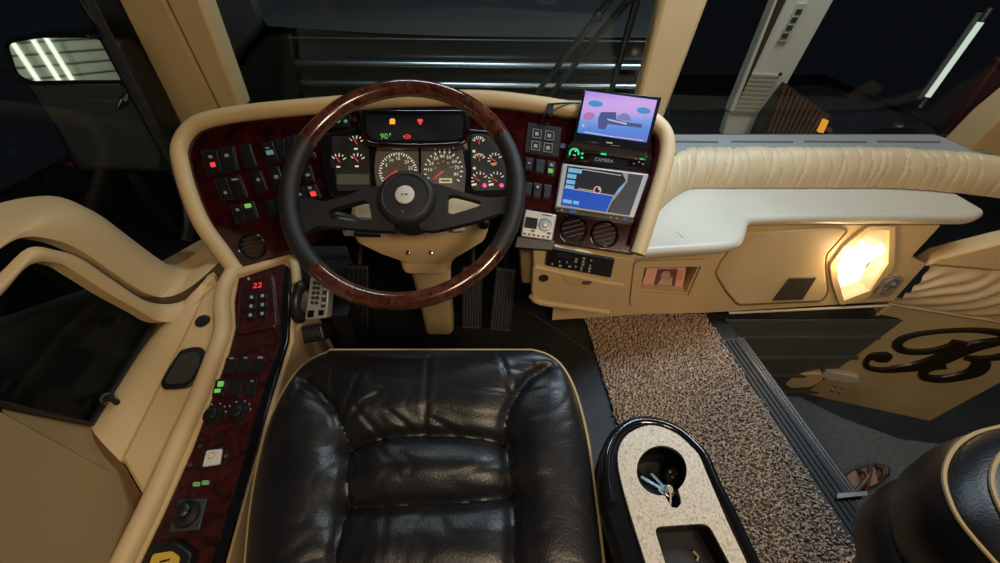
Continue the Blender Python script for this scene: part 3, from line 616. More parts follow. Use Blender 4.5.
slabw('hinge_strip', DP, [(573, 140), (646, 151), (648, 158), (568, 147)], .005, MC - .014, BLACK, cs_)
# =================================================================== NAVIGATION DISPLAY
nav = thing('navigation_display', 'silver framed navigation screen showing blue map under the stereo', 'navigation screen', tuple(DP.px(602, 190, 0)))
qn = quad((562.6, 163), (649.4, 174), (634.2, 218.5), (555.5, 207))
obj('frame', slab(M(), DP, roundpoly(qrect(qn, 0, 0, 1, 1), 2), .0, .024), SILVER, nav, bevel=.003)
qn2 = quad((567.5, 165.8), (643.5, 175.5), (629.5, 215.5), (560.7, 205))
def nv(name, pts, e, c, par): return slabw(name, DP, [qn2(u, v) for u, v in pts], c - .0006, c, e, par, flat=True)
sc_ = nv('screen', [(0, 0), (1, 0), (1, 1), (0, 1)], NAVDARK, .0246, nav)
nv('map_area', [(0, .56), (.70, .59), (.665, 1), (0, 1)], E_BLUE, .0252, sc_)
nv('side_bar', [(.77, 0), (1, 0), (1, 1), (.70, 1), (.71, .8), (.73, .55), (.80, .25)], NAVGREY, .0252, sc_)
nv('road_line', [(.72, 0), (.80, 0), (.82, .2), (.76, .5), (.70, .75), (.675, 1), (.66, 1), (.69, .6), (.75, .35), (.80, .18)], mat('x', (.02, .02, .02), .5, emit=(.35, .38, .42), es=.6), .0255, sc_)
nv('road_line', [(0, .545), (.70, .575), (.70, .59), (0, .56)], NAVLINE, .0256, sc_)
nv('road_line', [(.2, .03), (.72, .06), (.72, .075), (.2, .045)], NAVLINE, .0256, sc_)
for v0, v1 in ((.04, .15), (.19, .30), (.34, .44), (.47, .56)): nv('screen_button', [(.02, v0), (.14 if v0 > .1 else .2, v0 + .005), (.14 if v0 > .1 else .2, v1), (.02, v1)], E_LBLUE, .0256, sc_)
for u0, u1 in ((.02, .15), (.17, .25)): nv('screen_button', [(u0, .84), (u1, .845), (u1, .93), (u0, .925)], E_LBLUE, .0256, sc_)
nv('street_label', [(.2, .515), (.42, .525), (.42, .55), (.2, .54)], LEGEND, .0257, sc_)
nv('street_label', [(.745, .36), (.79, .28), (.80, .31), (.735, .50), (.715, .5)], E_LBLUE, .0257, sc_)
pc = DP.px(*qn2(.46, .50), .0256)
obj('position_marker', M().tube([pc + DP.u * math.cos(a) * .0085 + DP.v * math.sin(a) * .0085 for a in [k * PI / 10 for k in range(20)]], .0014, 6, True), em('marker_pink', (1, .45, .5), .8), sc_)
obj('position_arrow', slab(M(), DP, [(598, 188.5), (600.5, 187), (599.8, 190.5)], .0252, .026), em('marker_white', (.9, .8, .8), .7), sc_, flat=True)
kb = slabw('button_bar', DP, [(556, 208), (634, 219.4), (633, 222.6), (556, 211.5)], .0, .018, BLACK, nav)
for x, y, w, e in ((573, 211.4, 3.2, E_BLUE), (625, 218.6, 2, E_BLUE), (562, 210, 1.2, LEGEND_D), (611, 217, 1, LEGEND_D), (617, 217.8, 1, LEGEND_D)): slabw('key', DP, [(x - w, y - 1.4), (x + w, y - .7), (x + w, y + 1.4), (x - w, y + .8)], .017, .0195, e, kb, flat=True)
# =================================================================== SATELLITE RADIO
sr = thing('satellite_radio', 'silver radio receiver with round dial right of steering wheel', 'radio', tuple(DP.px(540, 226, .03)))
qr = quad((525.5, 209.3), (557, 214.6), (552.3, 241), (520.8, 236.4))
obj('body', slab(M(), DP, roundpoly(qrect(qr, 0, 0, 1, 1), 2), .010, .045), SILVER, sr, bevel=.003)
obj('display', slab(M(), DP, qrect(qr, .05, .26, .44, .66), .044, .0458), SMOKE, sr)
pc = DP.px(*qr(.68, .44), .045)
d_ = obj('dial', M().lathe(pc, DP.n, [(.0165, 0), (.0165, .002), (.014, .003), (.008, .0025), (.0075, .004), (.002, .0045)], 28), mat('grey_dial', (.25, .25, .26), .35, metal=.4), sr)
obj('dial_centre', M().lathe(pc + DP.n * .004, DP.n, [(.006, 0), (.005, .002), (.001, .0025)], 20), SILVER, d_)
for k in range(6):
    x, y = qr(.1 + k * .15, .88); slabw('key', DP, [(x - 1.3, y - 1.1), (x + 1.3, y - .7), (x + 1.1, y + 1.1), (x - 1.4, y + .7)], .044, .047, DARKG, sr)
for u in (.28, .8): slabw('key', DP, qrect(qr, u, .70, u + .12, .76), .044, .047, DARKG, sr)
slabw('key', DP, qrect(qr, .55, .06, .85, .1), .044, .046, DARKG, sr)
slabw('bracket', DP, [(517, 236), (556, 241), (553, 251), (514, 248)], -.0, .03, BLACK, sr, bevel=.003)
# cable clip on the rim
cc = thing('cable_clip', 'black cable clip with thin wire on beige rim beside fold-out screen', 'cable', tuple(DP.px(549, 108, .02)))
obj('clip', slab(M(), DP, [(548, 102.5), (554, 103.5), (552.5, 115), (546.5, 114)], .018, .030), BLACK, cc, bevel=.002)
obj('plug', M().tube([DP.px(547.5, 113, .03), DP.px(543, 118.5, .022), DP.px(539.5, 124.5, .012)], [.004, .0035, .002], 8), BLACKG, cc)
obj('wire', M().tube(smooth_path([DP.px(x, y, c) for x, y, c in ((551, 104, .03), (558, 103.5, .034), (570, 103, .04), (580, 103.3, .036))], 4), .0022, 6), BLACK, cc)
obj('wire', M().tube(smooth_path([DP.px(x, y, c) for x, y, c in ((552, 112, .03), (558, 108, .034), (566, 104.6, .04), (574, 103.2, .036))], 4), .0016, 6), BLACK, cc)

# =================================================================== STEERING WHEEL
TW = math.radians(36); wn = V((0, -math.sin(TW), math.cos(TW))); wv = V((0, math.cos(TW), math.sin(TW)))
WC = at(403, 188.5, .72)
WF = Frame(WC, (1, 0, 0), wv, wn); RW = .2155; TR = .0165
sw = thing('steering_wheel', 'two-spoke steering wheel with walnut and black leather rim', 'steering wheel', tuple(WC))
def wang(x, y): a, b, _ = WF.uv(WF.px(x, y)); return math.atan2(b, a)
A1, A2, A3, A4 = wang(506, 136), wang(300, 139), wang(312, 271) % (2 * PI), wang(508, 259) % (2 * PI)
def arc(a0, a1, n, r, name, mt, par=sw):
    rings = []
    for i in range(n + 1):
        a = a0 + (a1 - a0) * i / n; d = WF.u * math.cos(a) + WF.v * math.sin(a)
        rings.append([WC + d * (RW + math.cos(2 * PI * j / 16) * r) + wn * (math.sin(2 * PI * j / 16) * r) for j in range(16)])
    return obj(name, M().loft(rings), mt, par)
arc(A1, A2, 48, TR, 'wood_rim', WHEELWOOD); arc(A3, A4, 48, TR, 'wood_rim', WHEELWOOD)
arc(A2, A3, 40, TR * 1.02, 'leather_rim', GRIP); arc(A4 - 2 * PI, A1, 40, TR * 1.02, 'leather_rim', GRIP)
def wpx(pts, c): return [WF.uv(WF.px(x, y, c))[:2] for x, y in pts]
SC = -.018
for nm, outer, hole in (('spoke', [(296, 200), (312, 199), (324, 203), (345, 198), (368, 189), (386, 186), (395, 200), (395, 232), (372, 231), (340, 228), (318, 227), (308, 233), (300, 240), (293, 228), (290, 214)],
                         [(330, 211), (350, 205), (366, 201), (370, 204), (373, 221), (369, 223), (350, 221.5), (334, 220), (328, 216)]),
                        ('spoke', [(427, 184), (442, 186), (462, 193), (482, 198), (497, 199), (509, 196), (521, 190), (524, 205), (519, 226), (511, 219), (500, 214), (480, 221), (452, 228), (432, 232), (420, 230), (418, 200)],
                         [(448, 197), (453, 195.5), (468, 199), (482, 203), (480, 207), (466, 211.5), (452, 215.5), (447.5, 213)])):
    holed(nm, WF, wpx(roundpoly(outer, 4), SC), [wpx(roundpoly(hole, 2.5), SC)], SC - .012, SC + .006, GRIP, sw)
hc = WF.px(408, 200, SC)
hub = obj('hub', M().lathe(hc, wn, [(.056, -.05), (.058, -.02), (.057, .004), (.054, .016), (.050, .022), (.044, .024), (.042, .022), (.03, .023), (.002, .024)], 40), SOFTBLACK, sw)
ec = hc + wn * .024
obj('emblem_disc', M().lathe(ec, wn, [(.018, 0), (.018, .002), (.0165, .003), (.001, .0032)], 32), mat('emblem_silver', (.62, .62, .60), .4), hub)
ef = Frame(ec + wn * .0034, (1, 0, 0), wv, wn)
m = M(); m.fbox(ef, -.006, -.002, -.001, .001, 0, .0006); m.fbox(ef, .001, .006, -.0012, .001, 0, .0006); obj('emblem_mark', m, DARKG, hub)
m = M(); m.fbox(ef, -.004, -.001, -.034, -.0325, -.003, -.001); obj('hub_mark', m, LEGEND_D, hub)
obj('lower_hub', M().lathe(hc, wn, [(.030, -.11), (.036, -.06), (.046, -.04)], 28), BLACK, sw)

# =================================================================== STEERING COLUMN
sc = thing('steering_column', 'beige steering column shroud and pedestal under the wheel', 'steering column', (-.2, .9, 0))
def ringpx(lst): return [at(x, y, t) for x, y, t in lst]
def rrect(cx, cy, t, w, d, dirf, n=5, r=.25):
    """rounded rectangle ring: centre px at depth t, width w (m), depth d (m) along dirf"""
    c = at(cx, cy, t); dirf = V(dirf).normalized(); pts = []
    for (sx, sy) in ((1, 1), (-1, 1), (-1, -1), (1, -1)):
        rr = min(w, d) * r
        base = {(1, 1): 0, (-1, 1): 90, (-1, -1): 180, (1, -1): 270}[(sx, sy)]
        for k in range(n):
            a = math.radians(base + 90 * k / (n - 1))
            pts.append(c + V((1, 0, 0)) * (sx * (w / 2 - rr) + math.cos(a) * rr) + dirf * (sy * (d / 2 - rr) + math.sin(a) * rr))
    return pts
fw = (0, .85, .35)
obj('shroud', M().loft([rrect(419, 208, .87, .29, .05, fw), rrect(420, 211, .88, .316, .08, fw), rrect(421, 216, .90, .322, .11, fw), rrect(422, 222, .92, .312, .13, fw), rrect(424, 232, .94, .23, .13, fw), rrect(427, 240, .955, .160, .12, fw), rrect(428, 244, .96, .148, .11, fw)]), BEIGE, sc, ang=32)
obj('collar', M().loft([rrect(428, 241, .96, .140, .105, fw), rrect(427.5, 246, .97, .138, .105, fw), rrect(427.5, 256, .985, .126, .10, fw), rrect(428, 258, .99, .116, .09, fw)]), BEIGE, sc, ang=40)
obj('pedestal', M().loft([rrect(429, 250, 1.0, .112, .09, fw), rrect(431, 262, 1.03, .103, .085, fw), rrect(435, 290, 1.18, .100, .085, fw), rrect(439, 316, 1.33, .099, .09, fw), rrect(440, 322, 1.36, .10, .09, fw)]), BEIGE, sc, ang=40)
for x in (408, 431):
    obj('screw', M().lathe(at(x, 252.5, .905), -CF, [(.006, 0), (.005, .002), (.001, .0025)], 14), CHROME, sc)
obj('ignition_plate', slab(M(), Frame(at(458, 226, .85), (1, 0, 0), CU, -CF), [(452, 224), (464, 223), (464, 231), (452, 232)], -.02, .004), BEIGE_D, sc, bevel=.003)
kf = at(478, 222, .875)
obj('ignition_switch', M().lathe(at(484, 224, .85), V((.3, -.7, .5)), [(.012, -.01), (.012, .006), (.008, .010), (.003, .012)], 18), BLACK, sc)
stl = obj('indicator_stalk', M().tube(smooth_path([at(378, 222, .87), at(362, 222, .86), at(345, 219, .85), at(331, 217, .84)], 4), [.011, .011, .010, .009, .009, .010, .012, .013, .014, .015, .015, .014, .012], 12), BLACK, sc)
obj('stalk_tip', M().lathe(at(347, 232, .84), V((-.6, -.6, .5)), [(.009, -.02), (.009, .004), (.006, .007), (.001, .008)], 18), SILVER, sc)
obj('lower_stalk', M().tube([at(380, 234, .88), at(362, 233.5, .86), at(349, 232, .845)], .008, 10), BLACK, sc)

# =================================================================== PEDALS
def pedal(name, label, quadpx, tilt_y, ribs, mt, zb):
    p = [at(*k) for k in quadpx]
    o = thing(name, label, 'pedal', (sum(k.x for k in p) / 4, sum(k.y for k in p) / 4, 0))
    nrm = (p[1] - p[0]).cross(p[3] - p[0]).normalized()
    if nrm.y > 0: nrm = -nrm
    obj('pad', M().prism(p, -nrm * .02), mt, o, bevel=.004)
    for i in range(ribs):
        a = (i + .5) / ribs; l = .5 / ribs * .5
        def e(u, v): return p[0].lerp(p[1], u).lerp(p[3].lerp(p[2], u), v) + nrm * .0005
        obj('rib', M().prism([e(a - l, .04), e(a + l, .04), e(a + l, .96), e(a - l, .96)], nrm * .003), BLACK, o)
    c = (p[0] + p[1]) / 2 - nrm * .015
    obj('arm', M().tube([c.lerp((p[2] + p[3]) / 2, .35) - nrm * .012, c + V((0, .06, .03)), c + V((0, .09, .16))], .012, 8), BLACK, o)
    return o
PM = PEDAL
pedal('brake_pedal', 'ribbed grey brake pedal right of the beige column', [(462, 267, 1.30), (482.5, 267, 1.30), (481, 329, 1.36), (461.5, 328.5, 1.36)], 0, 7, PM, 0)
pedal('accelerator_pedal', 'ribbed grey accelerator pedal, rightmost in the footwell', [(496, 267, 1.30), (516, 270, 1.30), (510, 332, 1.36), (489, 330, 1.36)], 0, 7, PM, 0)
pedal('foot_rest', 'dark foot rest at left of the footwell below steering wheel', [(345, 265, 1.28), (368, 266, 1.28), (368, 344, 1.36), (343, 344, 1.36)], 0, 5, mat('footrest_grey', (.022, .022, .024), .55), 0)
fmt = thing('floor_mat', 'black floor mat between pedals and driver seat', 'mat', (-.15, .82, 0))
obj('mat_body', M().prism([onZ(373, 345, .03), onZ(384, 335, .03), (.05, .98, .03), (.12, .94, .03), (.14, .3, .03), (-.42, .3, .03)], (0, 0, -.028)), SOFTBLACK, fmt, bevel=.008)
#PART3
# =================================================================== DRIVER SEAT
sa = math.atan2(.07, .315)
SF = Frame((0, .28, .478), (1, 0, 0), (0, math.cos(sa), math.sin(sa)), (0, -math.sin(sa), math.cos(sa)))
seat = thing('driver_seat', 'black leather driver seat cushion with gold piping at the wheel', 'seat', (-.1, .1, 0))
def suv(x, y): a, b, _ = SF.uv(SF.px(x, y)); return a, b
Rr = [suv(*p) for p in sm2([(532, 351), (548, 356), (563, 369), (576, 396), (587, 440), (594, 490), (600, 540), (604, 580), (609, 650), (611, 700)], 4)]
Ll = [suv(*p) for p in sm2([(330, 353), (315, 359), (300, 370), (285, 392), (270, 425), (260, 462), (252, 510), (247, 563), (243, 620), (240, 700)], 4)]
front = suv(430, 351)[1]
Rr[0] = (Rr[0][0], front); Ll[0] = (Ll[0][0], front)
W1 = min(Rr[-1][1], Ll[-1][1])
def interp(pl, w):
    for a, b in zip(pl, pl[1:]):
        if a[1] >= w >= b[1]: return a[0] + (b[0] - a[0]) * ((a[1] - w) / max(1e-6, a[1] - b[1]))
    return pl[-1][0] if w < pl[-1][1] else pl[0][0]
LS = [suv(*p) for p in sm2([(300, 378), (318, 390), (334, 407), (344, 428), (349, 450), (347, 480), (346, 507), (342, 535), (339, 563), (335, 640), (333, 720)], 3)]
RS = [suv(*p) for p in sm2([(562, 363), (545, 370), (528, 382), (516, 398), (508, 415), (504, 434), (508, 462), (511, 488), (513, 520), (514, 563), (516, 640), (517, 720)], 3)]
SA = [suv(*p) for p in sm2([(348, 450), (370, 442), (400, 437), (426, 436), (455, 437), (480, 439), (505, 442)], 3)]
SB = [suv(*p) for p in sm2([(346, 507), (375, 508), (405, 505), (430, 504), (460, 503), (490, 499), (512, 496)], 3)]
SCd = [suv(*p) for p in sm2([(336, 610), (380, 606), (430, 604), (480, 605), (516, 608)], 3)]
def pdist(p, pl):
    best = 9; x, y = p
    for (ax, ay), (bx, by) in zip(pl, pl[1:]):
        dx, dy = bx - ax, by - ay; L = dx * dx + dy * dy
        t = 0 if L < 1e-12 else max(0, min(1, ((x - ax) * dx + (y - ay) * dy) / L))
        d = (x - ax - dx * t) ** 2 + (y - ay - dy * t) ** 2
        if d < best: best = d
    return math.sqrt(best)
def zz(X, Y): return suv(240 + X / 2.316, 320 + Y / 2.316)
CREASE = [[zz(*p) for p in c] for c in ([(442, 95), (438, 170), (432, 262)], [(245, 235), (265, 190), (290, 140)], [(262, 240), (300, 200), (330, 185)], [(400, 258), (378, 240), (352, 222)], [(340, 282), (310, 250), (280, 212)],
          [(598, 85), (612, 120), (626, 170)], [(232, 110), (222, 160), (228, 215)], [(500, 262), (470, 246), (448, 236)])]
NW, NX = 150, 150
pb = [(x, y) for x, y in Ll] ; bound = Ll[::-1] + Rr
def wrap(x, w): return noise.noise(V((x * 9, w * 9, 1.3))) * .5 + noise.noise(V((x * 22, w * 16, 4.1))) * .3
def seat_h(x, w):
    e = pdist((x, w), bound)
    h = .034 * math.sqrt(max(0, 1 - (1 - min(e / .075, 1)) ** 2))
    dl = pdist((x, w), LS); dr = pdist((x, w), RS); da = pdist((x, w), SA); db = pdist((x, w), SB); dc = pdist((x, w), SCd)
    k = min(1, e / .03)
    for d, s in ((dl, .8), (dr, .8), (da, 1.1), (db, 1.1), (dc, 1.1)):
        h -= k * s * (.013 * math.exp(-(d / .0085) ** 2) + .016 * math.exp(-(d / .032) ** 2))
    near = min(dl, dr, da, db)
    h += k * wrap(x, w) * (.0035 + .003 * math.exp(-(near / .05) ** 2))
    rg = 1 - abs(noise.noise(V((x * 16 + 3 * noise.noise(V((x * 5, w * 5, 8))), w * 20, 2.2)))) * 2
    h -= k * .0028 * max(0, rg - .55) * (.4 + math.exp(-(near / .06) ** 2))
    for c in CREASE:
        if abs(c[1][0] - x) < .12 and abs(c[1][1] - w) < .12:
            d = pdist((x, w), c)
            if d < .03: h += k * (-.0022 * math.exp(-(d / .0038) ** 2) + .0008 * math.exp(-((d - .010) / .006) ** 2))
    return h
grid = []
for i in range(NW + 1):
    t = i / NW; w = front + (W1 - front) * (t ** 1.35 if t < 1 else 1)
    l, r = interp(Ll, w), interp(Rr, w); row = []
    for jx in range(NX + 1):
        s = .5 - .5 * math.cos(PI * (.06 + .88 * jx / NX)); s0 = .5 - .5 * math.cos(PI * .06); s = (s - s0) / (1 - 2 * s0)
        x = l + (r - l) * s; row.append((x, w))
    grid.append(row)
pts = [[SF.P(x, w, seat_h(x, w) if 0 < i and 0 < j < NX else 0) for j, (x, w) in enumerate(row)] for i, row in enumerate(grid)]
def region(x, w):
    if w <= LS[0][1] and x < interp(LS, w): return 'left'
    if w <= RS[0][1] and x > interp(RS, w): return 'right'
    def yat(pl):
        for (ax, ay), (bx, by) in zip(pl, pl[1:]):
            if ax <= x <= bx: return ay + (by - ay) * (x - ax) / max(1e-6, bx - ax)
        return pl[0][1] if x < pl[0][0] else pl[-1][1]
    if w > yat(SA): return 'front'
    if w > yat(SB): return 'mid'
    if w > yat(SCd): return 'rear'
    return 'back'
parts = {}
for i in range(NW):
    for j in range(NX):
        x = (grid[i][j][0] + grid[i + 1][j + 1][0]) / 2; w = (grid[i][j][1] + grid[i + 1][j + 1][1]) / 2
        parts.setdefault(region(x, w), []).append((i, j))
for key, nm in (('front', 'front_roll'), ('mid', 'cushion_panel'), ('rear', 'cushion_panel'), ('back', 'cushion_panel'), ('left', 'side_bolster'), ('right', 'side_bolster')):
    idx = {}; m = M()
    for i, j in parts.get(key, []):
        f = []
        for a, b in ((i, j), (i, j + 1), (i + 1, j + 1), (i + 1, j)):
            if (a, b) not in idx: idx[(a, b)] = len(m.v); m.v.append(pts[a][b])
            f.append(idx[(a, b)])
        m.f.append(tuple(f)); m.mi.append(0)
    if m.f: obj(nm, m, LEATHER, seat, ang=80)
bp = [SF.P(x, w, .001) for x, w in bound]
obj('piping', M().tube(bp, .0042, 8), PIPING, seat)
m = M(); nb = len(bp)
rings = []
for k in range(7):
    t = k / 6; inset = .012 * math.sin(t * PI) - .0; c0 = V((-.12, .05, 0))
    rings.append([p + (p - SF.P(-.1, .0)).normalized() * inset - SF.n * (.002 + .11 * t) for p in bp])
obj('cushion_side', M().loft(rings, False), LEATHER, seat)
obj('lower_piping', M().tube([p - SF.n * .112 for p in bp], .004, 8), BLACK, seat)
obj('base_pan', M().prism([V((p.x * .98, p.y * .97, .30)) for p in bp], (0, 0, .07)), BLACK, seat)
obj('pedestal', M().box((-.28, -.08, .0), (.10, .30, .31)), BLACK, seat, bevel=.01)

bk2 = []  # backrest and headrest, out of view, added to shade the left side
for z, y, w, d in ((.44, -.36, .50, .16), (.55, -.40, .54, .18), (.80, -.45, .55, .17), (1.02, -.50, .50, .15), (1.12, -.53, .40, .12), (1.15, -.54, .30, .09)):
    bk2.append([V((-.10 + (w / 2) * math.copysign(abs(math.cos(a)) ** .5, math.cos(a)), y + (d / 2) * math.copysign(abs(math.sin(a)) ** .5, math.sin(a)), z)) for a in [2 * PI * k / 32 for k in range(32)]])
obj('backrest', M().loft(bk2), LEATHER, seat, ang=60)
hr_ = [[V((-.10 + w / 2 * math.copysign(abs(math.cos(a)) ** .6, math.cos(a)), -.545 + (z - 1.17) * -.2 + d / 2 * math.sin(a), z)) for a in [2 * PI * k / 24 for k in range(24)]] for z, w, d in ((1.17, .18, .06), (1.19, .26, .09), (1.28, .28, .10), (1.34, .25, .09), (1.36, .16, .05))]
obj('headrest', M().loft(hr_), LEATHER, seat, ang=60)
for x in (-.16, -.04): obj('headrest_post', M().tube([(x, -.54, 1.10), (x, -.545, 1.20)], .007, 10), CHROME, seat)
# =================================================================== ARMREST TRAY CONSOLE
TZ = .50
TF = Frame((.25, .15, TZ), (1, 0, 0), (0, 1, 0), (0, 0, 1))
tr = thing('tray_console', 'black console with speckled stone top and cup hole beside driver seat', 'console', (.25, .1, 0))
OB = sm2([(606, 505), (602, 478), (604, 450), (614, 430), (632, 418.5), (656, 418.5), (678, 427), (694, 440), (708, 456), (721, 486), (738, 522), (757, 565), (800, 660)], 4) + [(650, 660), (625, 565)]
IT = sm2([(645, 563), (632, 522), (622, 487), (617.5, 464), (619, 448), (628, 435), (645, 427), (662, 428), (680, 436), (696, 453), (706, 475), (726, 522), (745, 563), (778, 640)], 4) + [(668, 640)]
kx, ky, kr = 661, 471.5, 25
hole = []
for k in range(30):
    a = D2(75 - 330 * k / 29)   # open towards the slot
    hole.append((kx + kr * math.cos(a), ky + kr * math.sin(a) * 1.0))
hole = [(kx + kr * math.cos(a), ky + kr * math.sin(a)) for a in [D2(85 + 324 * k / 31) for k in range(32)]] + [(680, 500), (680, 505), (676, 509), (671, 508), (667, 502), (664.5, 497)]
rec = roundpoly([(653, 527.5), (707, 524), (728, 563), (766, 640), (690, 640), (664, 563)], 8)
def tuv(l, c=0): return [TF.uv(TF.px(x, y, c))[:2] for x, y in l]
rp_ = tuv(OB)
holed('body', TF, rp_, [tuv(hole), tuv(rec)], -.03, -.002, BLACKG, tr)
m = M(); ring0 = [TF.P(a, b, -.002) for a, b in rp_]
cxm = sum(p.x for p in ring0) / len(ring0); cym = sum(p.y for p in ring0) / len(ring0)
rings = []
for h, g in ((-.002, 1), (-.006, 1.02), (-.014, 1.03), (-.05, 1.03), (-.10, 1.0), (-.16, .94)):
    rings.append([V((cxm + (p.x - cxm) * g, cym + (p.y - cym) * g, TZ + h)) for p in ring0])
obj('body_side', M().loft(rings, True, caps=False), BLACK, tr, ang=50)
# raised black lip round the stone top
lip = [TF.P(a, b, 0) for a, b in rp_[:-2]]
obj('edge_roll', M().tube([p + (V((cxm, cym, TZ)) - p).normalized() * .008 for p in lip], .009, 10), BLACKG, tr)
holed('stone_top', TF, tuv(IT), [tuv(hole), tuv(rec)], -.002, .004, speckle('speckled_stone'), tr)
kc = TF.px(kx, ky)
cp = obj('cup_well', M().loft([[TF.P(a, b, h) for a, b in tuv(hole)] for h in (.003, -.06)], True, caps=False), BLACK, tr)
obj('well_floor', M().prism([TF.P(a, b, -.06) for a, b in tuv(hole)], (0, 0, -.004)), mat('grey_well', (.045, .045, .04), .5), cp)
rcs = obj('recess_wall', M().loft([[TF.P(a, b, h) for a, b in tuv(rec)] for h in (.003, -.035)], True, caps=False), BLACK, tr)
obj('recess_floor', M().prism([TF.P(a, b, -.035) for a, b in tuv(rec)], (0, 0, -.004)), SOFTBLACK, rcs)
obj('gold_mark', M().tube([onZ(693, 551, TZ - .033), onZ(698, 556, TZ - .033), onZ(697, 561, TZ - .033)], .0018, 6), PIPING, rcs)
obj('stand', M().box((.22, -.15, 0), (.34, .12, .36)), BLACK, tr, bevel=.01)
obj('side_latch', M().prism([onZ(609, 520, .46), onZ(616, 520, .46), onZ(618, 547, .46), onZ(611, 548, .46)], (0, 0, -.05)), SOFTBLACK, tr, bevel=.004)
# keys in the cup hole
ky_ = thing('key_bunch', 'pale blue keys and black fob lying in the cup hole', 'keys', tuple(onZ(660, 480, TZ - .05)))
KB = mat('pale_blue_key', (.42, .58, .66), .4, metal=.3)
def key(x0, y0, x1, y1, z0, z1, w, nm='key', mt=KB):
    a = onZ(x0, y0, z0); b = onZ(x1, y1, z1); d = (b - a).normalized(); s = d.cross(V((0, 0, 1))).normalized()
    pr = [(0, .35), (.3, .4), (.34, .25), (.42, .42), (.5, .25), (.58, .42), (.66, .28), (.72, .9), (.86, 1.1), (1, .7)]
    L = (b - a).length
    m = M(); m.prism([a + d * (L * t) + s * (w * k) for t, k in pr] + [a + d * (L * t) - s * (w * .8 * min(k, .5) if t < .7 else w * k) for t, k in reversed(pr)], (0, 0, .0025))
    return obj(nm, m, mt, ky_)
key(641, 477, 668, 493, TZ - .035, TZ - .02, .0065); key(651, 474, 668, 492, TZ - .038, TZ - .018, .0065)
key(670, 507, 670, 487, TZ - .01, TZ - .002, .0035, 'steel_key', ALU)
FB = Frame(onZ(672, 478, TZ - .04), (1, .1, .1), (-.1, 1, .25), (-.1, -.2, 1))
fob = obj('key_fob', slab(M(), FB, roundpoly([(666, 467), (678, 466), (682, 474), (680, 487), (668, 488), (665, 478)], 4), -.006, .008), BLACK, ky_, bevel=.003)
for x, y, mt in ((670, 471, ALU), (677, 473, ALU), (673, 477.5, mat('red_button', (.55, .12, .10), .5))): obj('fob_button', M().lathe(FB.px(x, y, .008), FB.n, [(.0032, 0), (.0028, .0012), (.001, .0016)], 12), mt, fob)
obj('key_ring', M().tube([onZ(669, 491, TZ - .012) + V((.007 * math.cos(a), .007 * math.sin(a), .003 * math.sin(a))) for a in [k * PI / 8 for k in range(16)]], .0011, 6, True), ALU, ky_)

# =================================================================== CARPET RUNNER
cr = thing('carpet_runner', 'brown shaggy carpet runner along the aisle floor', 'carpet', (.6, .4, 0))
CO = [V((.33, 1.0, 0)), V((.795, 1.0, 0)), V((.862, .2, 0)), V((.90, -.35, 0)), V((.42, -.35, 0))]
obj('backing', M().prism(CO, (0, 0, .008)), CARPETB, cr)
def inside(p):
    ok = True
    for a, b in zip(CO, CO[1:] + CO[:1]):
        if (b.x - a.x) * (p.y - a.y) - (b.y - a.y) * (p.x - a.x) > 0.004: ok = False
    return ok
m = M(); cnt = 0
rnd = random.Random(3)
Y = 1.0
step = .0064
iy = 0
while Y > -.12:
    x = .30
    while x < .90:
        p = V((x + rnd.uniform(-.004, .004), Y + rnd.uniform(-.004, .004), .006)); x += step
        if not inside(p): continue
        h = rnd.uniform(.011, .018) + .004 * noise.noise(V((p.x * 25, p.y * 25, 0))); a = rnd.uniform(0, 2 * PI); ln = V((math.cos(a), math.sin(a), 0)) * rnd.uniform(.003, .010); r = rnd.uniform(.0022, .0036)
        o = len(m.v); b0 = rnd.uniform(0, 2)
        for k in range(3): m.v.append(p + V((math.cos(b0 + k * 2.094) * r, math.sin(b0 + k * 2.094) * r, 0)))
        q_ = p + ln * .55 + V((0, 0, h * .7))
        for k in range(3): m.v.append(q_ + V((math.cos(b0 + .7 + k * 2.094) * r * 1.15, math.sin(b0 + .7 + k * 2.094) * r * 1.15, 0)))
        m.v.append(p + ln + V((0, 0, h)))
        for k in range(3):
            k2 = (k + 1) % 3; m.f.append((o + k, o + k2, o + 3 + k2, o + 3 + k)); m.f.append((o + 3 + k, o + 3 + k2, o + 6)); m.mi += [0, 0]
    Y -= step
po = obj('pile', m, PILE, cr, ang=180); po['kind'] = 'stuff'

# =================================================================== PASSENGER CONSOLE
pc_ = thing('passenger_console', 'cream passenger-side console with shelf and pleated padding below windshield', 'console', (1.05, 1.1, 0))
FO = V((0, .97, .05)); fd = V((0, .06, .37)).normalized(); FN = V((0, -fd.z, fd.y))
FA = Frame(FO, (1, 0, 0), fd, FN)
SZ = .45
# face panel with cubby and lamp openings
cub = [(645, 267.5), (698, 266.5), (686, 292.5), (640, 288.5)]
lampo = [(834, 263), (846, 248), (868, 229), (887, 229), (886, 262), (868, 289), (842, 299), (837, 282)]
def fuv(l): return [FA.uv(FA.px(x, y))[:2] for x, y in l]
fo = fuv([(560, 320), (642, 314), (700, 313), (893, 301), (926, 264), (911, 257), (940, 226)]); fo += [(fo[-1][0], .365)]
x1 = fo[-1][0]
fo = fo[:-1] + [(fo[-1][0], .365), (.20, .365)]
fo[0] = (.20, fo[0][1])
holed('front_panel', FA, fo, [fuv(cub), fuv(lampo)], -.015, 0, BEIGE, pc_)
obj('base_trim', M().tube([FA.px(729, 313, .004), FA.px(888, 305.5, .004)], .005, 8), CREAM, pc_)
ep = [FA.px(*p, -.001) for p in ((893, 301), (926, 264), (911, 257), (940, 226))]
obj('end_panel', M().add(ep + [p + V((-.05, .3, 0)) for p in ep], [(0, 1, 5, 4), (1, 2, 6, 5), (2, 3, 7, 6)]), BEIGE, pc_, flat=True)
